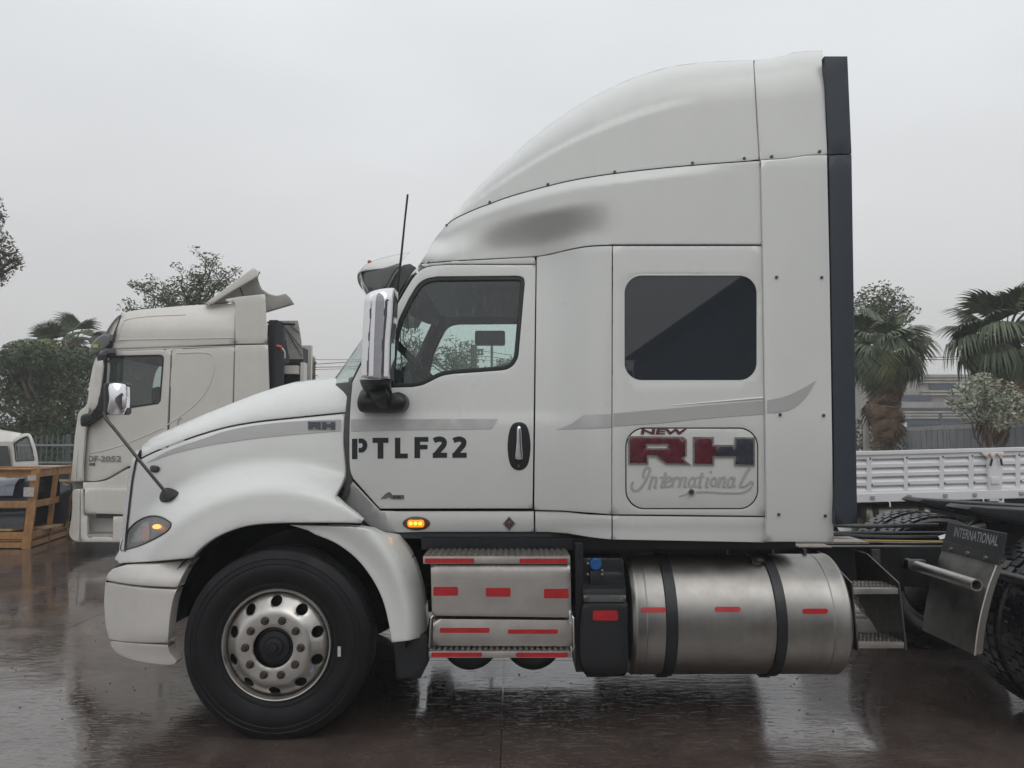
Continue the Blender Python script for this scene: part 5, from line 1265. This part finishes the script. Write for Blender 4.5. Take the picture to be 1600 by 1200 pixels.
# filler hedge far behind on both sides
cl = []
for px in range(-60, 200, 34):
    p = P(px, 735, 24); cl.append((p.x, 24, p.z+.1, 1.0, .8, 1.3))
b0 = P(60, 735, 24); dense_tree('hedge', 'low dark hedge growing along the ground behind the steel fence', (b0.x, 24, 0), cl, 620, .16, LEAFD, 12)
# eucalyptus hanging in from the left edge
cl = []
for px, py, rx, rz in ((-12,345,.22,.22),(2,338,.12,.1),(2,376,.2,.2),(12,398,.28,.16),(22,406,.16,.12),(30,412,.12,.12),(3,415,.22,.25),(2,432,.1,.2),(-30,400,.6,.7),(-40,330,.5,.6)):
    p = P(px, py, 14.0); cl.append((p.x, 14.0, p.z, rx, rx, rz))
b0 = P(-170, 400, 14.0); dense_tree('eucalyptus_tree', 'thin grey green tree whose drooping twigs hang in from the left edge', (b0.x, 14.0, 0), cl, 1100, .06, LEAFE, 13)
# sparse acacia behind the cream truck
def sparse(name, label, base, tips, seed, lm=LEAFM, size=.10, per=26, spread=.20, trunk=.10):
    rng = random.Random(seed); t = thing(name, label, 'tree', base); lg = Geo(); tg_ = Geo(); base = Vector(base)
    fork = Vector(tips[0]); 
    limb(tg_, base, fork, trunk, trunk*.5, rng, .03)
    for tp in tips[1:]:
        tp = Vector(tp); limb(tg_, fork, tp, trunk*.32, .012, rng, .09)
        for k in range(8):
            q = fork.lerp(tp, rng.uniform(.4, 1)); e_ = q + Vector((rng.uniform(-1, 1), rng.uniform(-1, 1), rng.uniform(-.3, 1)))*spread*1.6
            limb(tg_, q, e_, .012, .004, rng); leaves(lg, e_, (spread, spread, spread*.55), per, size, rng, .6)
        leaves(lg, tp, (spread*1.1, spread, spread*.8), per, size, rng, .6)
    put('trunk', tg_, BARK, t); put('crown', lg, lm, t, smooth=False, fixn=False); return t
Ys = 19
T_ = lambda *l: [P(x, y, Ys) for x, y in l]
b0 = P(300, 700, Ys)
sparse('acacia_tree', 'sparse feathery tree rising behind the roof of the cream truck', (b0.x, Ys, 0), T_((298,500),(212,440),(228,450),(245,458),(268,468),(285,430),(288,455),(300,475),(322,402),(318,430),(335,410),(345,440),(357,425),(362,432),(330,460),(345,470),(310,460),(262,478),(195,482),(216,480)), 21, per=26, spread=.18, size=.075)
Ys = 26
b0 = P(478, 700, Ys)
sparse('acacia_tree', 'small leafy tree beside the utility pole right of the cream truck', (b0.x, Ys, 0), T_((478,600),(476,558),(482,560),(480,575),(478,590),(484,585)), 22, spread=.14, per=14)
Ys = 30
b0 = P(715, 700, Ys)
sparse('acacia_tree', 'leafy tree seen far off through the cab window', (b0.x, Ys, 0), T_((715,590),(697,545),(712,535),(722,545),(728,560),(715,560),(705,570),(735,575),(742,578),(650,560),(640,545),(655,540)), 23, spread=.24, per=20, size=.12)
b0 = P(785, 700, Ys)
sparse('acacia_tree', 'low dark tree right of the light pole seen through the cab window', (b0.x, Ys, 0), T_((785,595),(780,572),(788,568),(796,575),(775,578)), 24, spread=.25, per=20, size=.12)
Ys = 24
b0 = P(636, 700, Ys)
sparse('acacia_tree', 'leafy branches seen through the windscreen behind the steering wheel', (b0.x, Ys, 0), T_((640,600),(625,500),(632,508),(645,515),(650,540),(640,560),(628,575),(612,572),(655,525),(618,568)), 25, spread=.16, per=8, size=.10)
# poles and wires
pl = thing('utility_pole', 'dark wooden utility pole with wires right of the cream truck', 'pole', tuple(Vector((P(488, 600, 26).x, 26, 0))))
put('pole_shaft', Geo().tube([(pl.location.x, 26, 0), P(488, 564, 26)], .11, 8), POLEM, pl); put('insulator', Geo().tube([P(484, 568, 26), P(484, 577, 26)], .05, 6), POLEM, pl)
pl2 = thing('utility_pole', 'dark utility pole with cross arms seen through the cab window', 'pole', tuple(Vector((P(740.5, 600, 30).x, 30, 0))))
put('pole_shaft', Geo().tube([(pl2.location.x, 30, 0), P(740.5, 539, 30)], .13, 8), POLEM, pl2)
for y_ in (549, 556): put('cross_arm', Geo().tube([P(730, y_, 30), P(756, y_-3, 30)], .035, 5), POLEM, pl2)
for x_ in (748, 753): put('insulator', Geo().tube([P(x_, 545, 30), P(x_, 555, 30)], .04, 5), POLEM, pl2)
pl3 = thing('lamp_post', 'pale steel post standing beyond the cab window, right of the dark pole', 'post', tuple(Vector((P(768.5, 600, 16).x, 16, 0))))
put('pole_shaft', Geo().tube([(pl3.location.x, 16, 0), P(768.5, 518, 16)], .028, 8), POLES, pl3)
def wire(pts, lb, r=.012, grp='overhead wires'):
    o = put('wire', Geo().tube(cr([tuple(P(*p)) for p in pts], 6), r, 5), WIREM, None); tag(o, lb, 'wire', grp)
wire([(478,570,26.3),(540,566,27),(620,560,28),(740,549,30),(800,555,31)], 'upper wire running from the utility pole behind the white hood')
wire([(478,574,26.3),(540,573,27),(620,570,28),(740,557,30),(800,562,31)], 'lower wire running from the utility pole behind the white hood')
wire([(478,562,26.6),(560,562,27),(740,562,30),(820,568,31)], 'thin top wire over the white hood', .008)
wire([(478,578,26.6),(560,576,27),(740,576,30),(820,566,31)], 'thin bottom wire over the white hood', .008)
wire([(1400,552,30),(1460,558,30),(1500,557,30),(1560,552,30)], 'upper wire between the two palms', .014)
wire([(1400,560,30),(1460,562,30),(1500,561,30),(1560,560,30)], 'lower wire between the two palms', .014)
wire([(-60,576,24),(0,575,24),(60,574,24)], 'wire in front of the pale sky at the left edge')

# ---- palms
def frond_mesh(nm, R, mt, seed, droop=.5, nseg=26):
    rng = random.Random(seed); g = Geo()
    pl_ = R*.45
    g.tube([(0, 0, 0), (pl_*.5, 0, .03*R), (pl_, 0, 0)], [.022, .016, .010], 5)
    for k in range(nseg):
        a = lerp(-1.35, 1.35, k/(nseg-1)) + rng.uniform(-.03, .03); L_ = R*.62*(1-.18*abs(a))*rng.uniform(.9, 1.05)
        dx, dy = math.cos(a), math.sin(a); n_ = Vector((-dy, dx, 0)); w0 = R*.022
        fold = .04*R*(1 if k % 2 else -1)*.3
        pts = []
        for j, t in enumerate((0, .35, .62, .82, 1)):
            r_ = L_*t; z = -droop*L_*max(0, t-.45)**1.6*1.9 + fold*t
            rr = r_*(1-.35*droop*max(0, t-.5)) 
            c = Vector((pl_+dx*rr, dy*rr, z)); w_ = w0*(.4, 1.25, 1.0, .6, .08)[j]
            pts.append((c + n_*w_, c - n_*w_))
        g.grid([[a_, b_] for a_, b_ in pts])
    me_o = put(nm, g, mt, None, smooth=False, fixn=False); return me_o
def palm(name, label, base, top, R, nf, nd, seed, grp=None, skirt=1.):
    rng = random.Random(seed); t = thing(name, label, 'palm tree', base, grp)
    tg_ = Geo().tube([base, Vector(base).lerp(Vector(top), .5), top], [.15, .12, .14], 12); put('trunk', tg_, BARK, t)
    protos = [frond_mesh('frond', R, PALMG, seed+1, .55), frond_mesh('frond', R, PALMG, seed+2, 1.0), frond_mesh('frond', R*.95, PALMY, seed+3, 1.2), frond_mesh('dead_frond', R*.8, PALMB, seed+4, 1.2)]
    used = [False]*4; tl = Vector(top)-Vector(base)
    def place(i, el, az, sc_, dz=0):
        o = protos[i] if not used[i] else clone(protos[i], (0, 0, 0)); used[i] = True
        o.parent = t; o.location = tl + Vector((0, 0, dz)) + Vector((math.cos(az), math.sin(az), 0))*.08
        o.rotation_euler = (rng.uniform(-.75, .75), -el, az); o.scale = (sc_,)*3
    for k in range(nf):
        u = k/nf; el = lerp(1.25, -.95, u**.85) + rng.uniform(-.34, .34)
        place(0 if u < .4 else (1 if rng.random() < .8 else 2), el, k*2.399+rng.uniform(-.4, .4), rng.uniform(.7, 1.15), -.12*u)
    for k in range(nd):
        place(3, -1.2+rng.uniform(-.25, .2), k*2.399, rng.uniform(.8, 1.1), -.25-.75*skirt*rng.random())
    return t
Yp = 17
c = P(1392, 545, Yp); palm('fan_palm', 'fan palm with brown skirt just right of the black cab edge strip', (c.x-.15, Yp, 0), (c.x-.15, Yp, c.z), 1.12, 64, 60, 40, skirt=1.5)
Yp = 15
c = P(1572, 520, Yp); palm('fan_palm', 'tall fan palm with thick dead skirt at the right edge', (c.x, Yp, 0), (c.x, Yp, c.z), 1.22, 70, 70, 50, skirt=1.5)
Yp = 23
c = P(115, 533, Yp); palm('fan_palm', 'fan palm rising above the dark tree beside the cream truck', (c.x, Yp, 0), (c.x, Yp, c.z), 1.15, 30, 8, 60)
c = P(62, 548, Yp); palm('fan_palm', 'fan palm whose fronds stick out left above the dark tree', (c.x, Yp+.5, 0), (c.x, Yp+.5, c.z), 1.15, 26, 8, 70)
# bushy tree behind palm A, silver shrub
Ys = 20
b0 = P(1370, 700, Ys)
sparse('broadleaf_tree', 'leafy tree top poking up behind the fan palm nearest the cab', (b0.x, Ys, 0), T_((1370,540),(1346,462),(1375,456),(1398,460),(1345,478),(1358,482),(1372,478),(1388,462),(1392,472),(1415,478),(1424,486),(1400,495),(1375,495),(1350,495)), 31, spread=.2, per=26, size=.09)
cl = []
for px, py, r in ((1508,615,.30),(1530,605,.32),(1556,612,.34),(1578,630,.34),(1540,632,.4),(1515,640,.3),(1590,646,.3),(1560,648,.4),(1538,595,.22),(1495,632,.18)):
    p = P(px, py, 13.6); cl.append((p.x, 13.6, p.z, r, r, r*.7))
b0 = P(1548, 700, 13.6); dense_tree('silver_shrub', 'pale silvery leaved bush in front of the right hand palm', (b0.x, 13.6, 0), cl, 900, .085, LEAFS, 33, th=.05)
cl = []
for px in (1340, 1352, 1372, 1390):
    p = P(px, 680, 22); cl.append((p.x, 22, p.z-.4, .5, .5, .9))
b0 = P(1350, 680, 22); dense_tree('shrub', 'dark shrub at the left end of the grey panel fence', (b0.x, 22, 0), cl, 260, .14, LEAFD, 34)

# ------------------------------------------------------------------ grey panel fence right
A0, A1 = P(1364, 672, 26.0), P(1640, 657, 13.0)
pf = thing('panel_fence', 'weathered grey corrugated panel fence behind the white flatbed', 'fence', (A0.x, A0.y, 0))
dF = (A1-A0); Lf = Vector((dF.x, dF.y, 0)).length; uF = Vector((dF.x, dF.y, 0)).normalized()
npan = int(Lf/.235)
for k in range(npan):
    a = Vector((A0.x, A0.y, 0)) + uF*(k*Lf/npan); z = lerp(A0.z, A1.z, k/npan) - .05
    q = Geo().beam(a+Vector((0, 0, z/2))+uF*.004, a+uF*(Lf/npan-.006)+Vector((0, 0, z/2)), .03 if k % 2 else .018, z)
    put('panel', q, ZINC, pf, smooth=False)
put('top_rail', Geo().beam(Vector((A0.x, A0.y-.04, A0.z-.03)), Vector((A1.x, A1.y-.04, A1.z-.03)), .06, .10), mat('zinc_rail', (.36, .365, .37), .5, .3, var=.2), pf, smooth=False)
for px, Yq in ((1366, 25.8), (1411, 23.2), (1474, 18.6), (1555, 15.2)):
    t = (px-1364)/276.; 
    s_ = 0
    for _ in range(40):      # find the point of the fence line that lies in this direction
        q = A0.lerp(A1, s_); 
        if 800 + q.x/q.y*F*1.0 >= px: break
        s_ += .025
    put('post', Geo().box((q.x-.05, q.y-.14, 0), (q.x+.05, q.y-.06, q.z+.02)), mat('post_grey', (.30, .30, .31), .6), pf, smooth=False)
wp = thing('concrete_post', 'thin post with wires beside the left end of the grey panel fence', 'post', tuple(Vector((P(1355, 700, 19).x, 19, 0))))
put('post_shaft', Geo().box((wp.location.x-.05, 19, 0), (wp.location.x+.05, 19.1, P(1355, 653, 19).z)), CONC, wp, smooth=False)
wp2 = thing('concrete_post', 'thin post rising above the middle of the grey panel fence', 'post', tuple(Vector((P(1472.5, 700, 19.5).x, 19.5, 0))))
put('post_shaft', Geo().box((wp2.location.x-.03, 19.5, 0), (wp2.location.x+.03, 19.56, P(1472, 645, 19.5).z)), POLES, wp2, smooth=False)

# ------------------------------------------------------------------ banded building far right
by = 42
bd = thing('building', 'low pale building with dark window bands beyond the panel fence', 'building', tuple(Vector((P(1450, 660, by).x, by+3, 0))))
def bb(name, x0, y0, x1, y1, Y, dep, m): return put(name, bx(x0, y0, x1, y1, Y, dep), m, bd, smooth=False)
bb('wall', 1400, 585, 1640, 700, by, 6, CONC)
for k, y_ in enumerate((587, 591.5, 596)): bb('cornice', 1446-k*4, y_, 1640, y_+2.6, by-.2, .15, CONC)
bb('window_band', 1453, 597, 1500, 607, by-.12, .1, WINB); bb('window_band', 1530, 597, 1640, 607, by-.12, .1, WINB)
for k, y_ in enumerate((610, 614.5)): bb('cladding_board', 1440, y_, 1640, y_+2.8, by-.25, .2, CONC)
bb('window_band', 1408, 617, 1456, 627, by-.4, .1, WINB); bb('parapet', 1400, 628, 1640, 637, by-.8, .6, CONC)
bb('gutter', 1400, 637, 1640, 640, by-.95, .1, WINB)
for k in range(3): bb('cladding_board', 1395, 642+k*4.5, 1640, 645+k*4.5, by-1.0, .4, CONC)
bb('window_band', 1395, 656, 1500, 664, by-.9, .2, WINB)
put('awning', Geo().tube([P(1476, 666, 25), P(1520, 660, 25), P(1570, 655, 25)], .05, 6), BLACK, bd)
put('air_unit', bx(1404, 661, 1417, 667, by-3, 1, FLATW) if False else bx(1404, 660.5, 1417, 667, by-1.3, .3), FLATW, bd, smooth=False)

# ------------------------------------------------------------------ white dropside flatbed truck behind
FY = 9.0
fb = thing('flatbed_truck', 'white dropside flatbed with louvred side boards behind the tractor chassis', 'truck', tuple(Vector((P(1480, 780, FY).x, FY+1, 0))))
z6 = lambda x, y: (1330 + x/5.926, 690 + y/5.926)
tilt = lambda x: (x-50)*-.0265          # boards climb slightly to the right
cols = [(-400,-130),(-90,145),(190,490),(525,820),(860,1090),(1135,1262),(1400,1525),(1567,1850),(1890,2180)]
rows_ = [(155,207),(237,290),(319,372),(401,454)]
out = [z6(-500, 118+tilt(-500)), z6(2400, 118+tilt(2400)), z6(2400, 490+tilt(2400)), z6(-500, 490+tilt(-500))]
hl = []
for (a, b) in cols:
    for (c, d) in rows_:
        hl.append([z6(a, c+8+tilt(a)), z6(b, c+8+tilt(b)), z6(b, d+8+tilt(b)), z6(a, d+8+tilt(a))])
sb = put('side_board', sheet(out, const(FY), holes=hl, step=26, thick=.03, roll=0), FLATW, fb, smooth=False)
for h in hl:
    tl_, tr_, br_, bl_ = [P(x, y, FY) for x, y in h]; tb_ = Vector((0, .045, -.012))
    put('louvre', Geo().add([tl_, tr_, tr_+tb_, tl_+tb_, br_, bl_], [(0, 1, 2, 3), (3, 2, 4, 5), (0, 3, 5), (1, 4, 2)]), FLATW, sb, smooth=False)
put('top_rail', Geo().beam(P(*z6(-500, 109+tilt(-500)), FY+.02), P(*z6(2400, 109+tilt(2400)), FY+.02), .08, .045), FLATW, fb, smooth=False, bevel=.006)
put('bottom_rail', Geo().beam(P(*z6(-500, 523+tilt(-500)), FY-.008), P(*z6(2400, 523+tilt(2400)), FY-.008), .05, .10), FLATW, fb, smooth=False, bevel=.006)
for (x0) in (165, 505, 840, 1112, 1545):
    for yy in (150, 395):
        x, y = z6(x0+12+(yy-150)*.07, yy+12+tilt(x0)); put('slot', bx(x-.9, y-1.6, x+.9, y+1.6, FY-.004, .003), BLACK, fb, smooth=False)
    x, y = z6(x0+38, 525+tilt(x0)); put('hinge', bx(x-3, y-3.4, x+3, y+2.2, FY-.05, .03), mat('hinge_grey', (.35, .35, .36), .5), fb, bevel=.004)
x0, y0 = z6(1283, 150); x1, y1 = z6(1385, 560)
put('latch_post', bx(x0, y0-2, x1, y1-1, FY-.03, .05), FLATW, fb, bevel=.008)
put('latch_cap', sheet([z6(1205, 100), z6(1410, 96), z6(1408, 118), z6(1385, 142), z6(1270, 146), z6(1240, 135)], const(FY-.035), step=8, thick=.02, roll=.004, upm=130.), FLATW, fb)
put('latch_recess', bx(x0+2.5, y0+30, x1-2, y0+41, FY-.045, .02), FLATW, fb, bevel=.005)
for (a, b, c) in (((1278,110),(1305,160),(1290,225)), ((1345,110),(1385,160),(1395,220))):
    put('latch_lever', Geo().tube([P(*z6(*a), FY-.05), P(*z6(*b), FY-.06)], .010, 6), mat('rusty_lever', (.45, .22, .14), .6, var=.3), fb)
    put('latch_grip', Geo().tube([P(*z6(*b), FY-.06), P(*z6(*c), FY-.06)], .012, 6), BLACK, fb)
put('latch_foot', bx(1561, 776, 1569, 788, FY-.03, .05), FLATW, fb, bevel=.006)
x, y = z6(905, 550); put('tab', bx(x-6, y-4, x+5, y+4, FY-.02, .02), FLATW, fb, bevel=.003); put('tab_hole', bx(x-1.3, y-1, x+1.3, y+1.6, FY-.024, .003), BLACK, fb, smooth=False)
for xx, yy in ((350, 555), (635, 545), (1215, 525)):
    a, b = z6(xx, yy), z6(xx+10, yy+50); put('rope_hook', Geo().tube([P(*a, FY-.03), P(a[0]+1.6, a[1]+3, FY-.04), P(*b, FY-.04)], .008, 6), FLATW, fb)
put('bed_floor', Geo().box((3.3, FY+.06, .93), (8.8, FY+2.2, .99)), CHASSIS, fb, smooth=False)
put('chassis_frame', Geo().box((3.3, FY+.75, .62), (8.8, FY+.85, .90)).box((3.3, FY+1.4, .62), (8.8, FY+1.5, .90)), CHASSIS, fb, smooth=False)
put('back_board', Geo().box((3.3, FY+2.2, .93), (8.8, FY+2.25, 1.5)), FLATW, fb, smooth=False)
# its small tank, brackets, wheels
a, b = P(1352, 803, FY+.1), P(1459, 800, FY+.1); tk = Geo().lathe((0, FY+.36, a.z-.05), [(0, a.x), (.22, a.x+.01), (.25, a.x+.03), (.255, a.x+.05), (.25, a.x+.07), (.25, b.x-.07), (.255, b.x-.05), (.25, b.x-.03), (.22, b.x), (0, b.x)], 40, 'X')
fbt = put('fuel_tank', tk, mat('small_tank_metal', (.42, .41, .33), .35, 1, var=.3, streak=.2), fb)
for px in (1370, 1442):
    x_ = P(px, 800, FY+.1).x; put('tank_strap', Geo().lathe((0, FY+.36, a.z-.05), [(.262, x_-.03), (.266, x_), (.262, x_+.03)], 36, 'X'), BLACK, fbt)
for xx in (5.9, 7.6, 3.5):
    for yy in (FY+.2, FY+1.7):
        put('wheel', flat(Geo().lathe((xx, yy, .42), [(.22, .02), (.40, 0), (.42, .03), (.42, .22), (.22, .24)], 32, closed=True)), RUBBER, fb)
put('mud_skirt', Geo().box((4.75, FY+.35, .45), (8.6, FY+.6, .90)), CHASSIS, fb, smooth=False)
for o in bpy.data.objects:
    if o.name.split('.')[0] in ('step_tread', 'step_grip', 'tread_blocks', 'crown'): o['kind'] = 'stuff'
hz = Geo().box((-905, -62, -1.1), (905, 905, 7.2))
hm_ = bpy.data.materials.new('rain_haze'); hm_.use_nodes = True; t_ = hm_.node_tree; t_.nodes.clear()
pv_ = t_.nodes.new('ShaderNodeVolumePrincipled'); pv_.inputs['Color'].default_value = (.93, .94, .95, 1); pv_.inputs['Density'].default_value = .0038; pv_.inputs['Anisotropy'].default_value = .2
t_.links.new(pv_.outputs[0], t_.nodes.new('ShaderNodeOutputMaterial').inputs['Volume'])
tag(put('haze', hz, hm_, None, smooth=False), 'thin grey rain haze over the whole yard', None, kind='stuff')
print('objects', len(bpy.data.objects), 'tris', sum(len(m.polygons) for m in bpy.data.meshes))
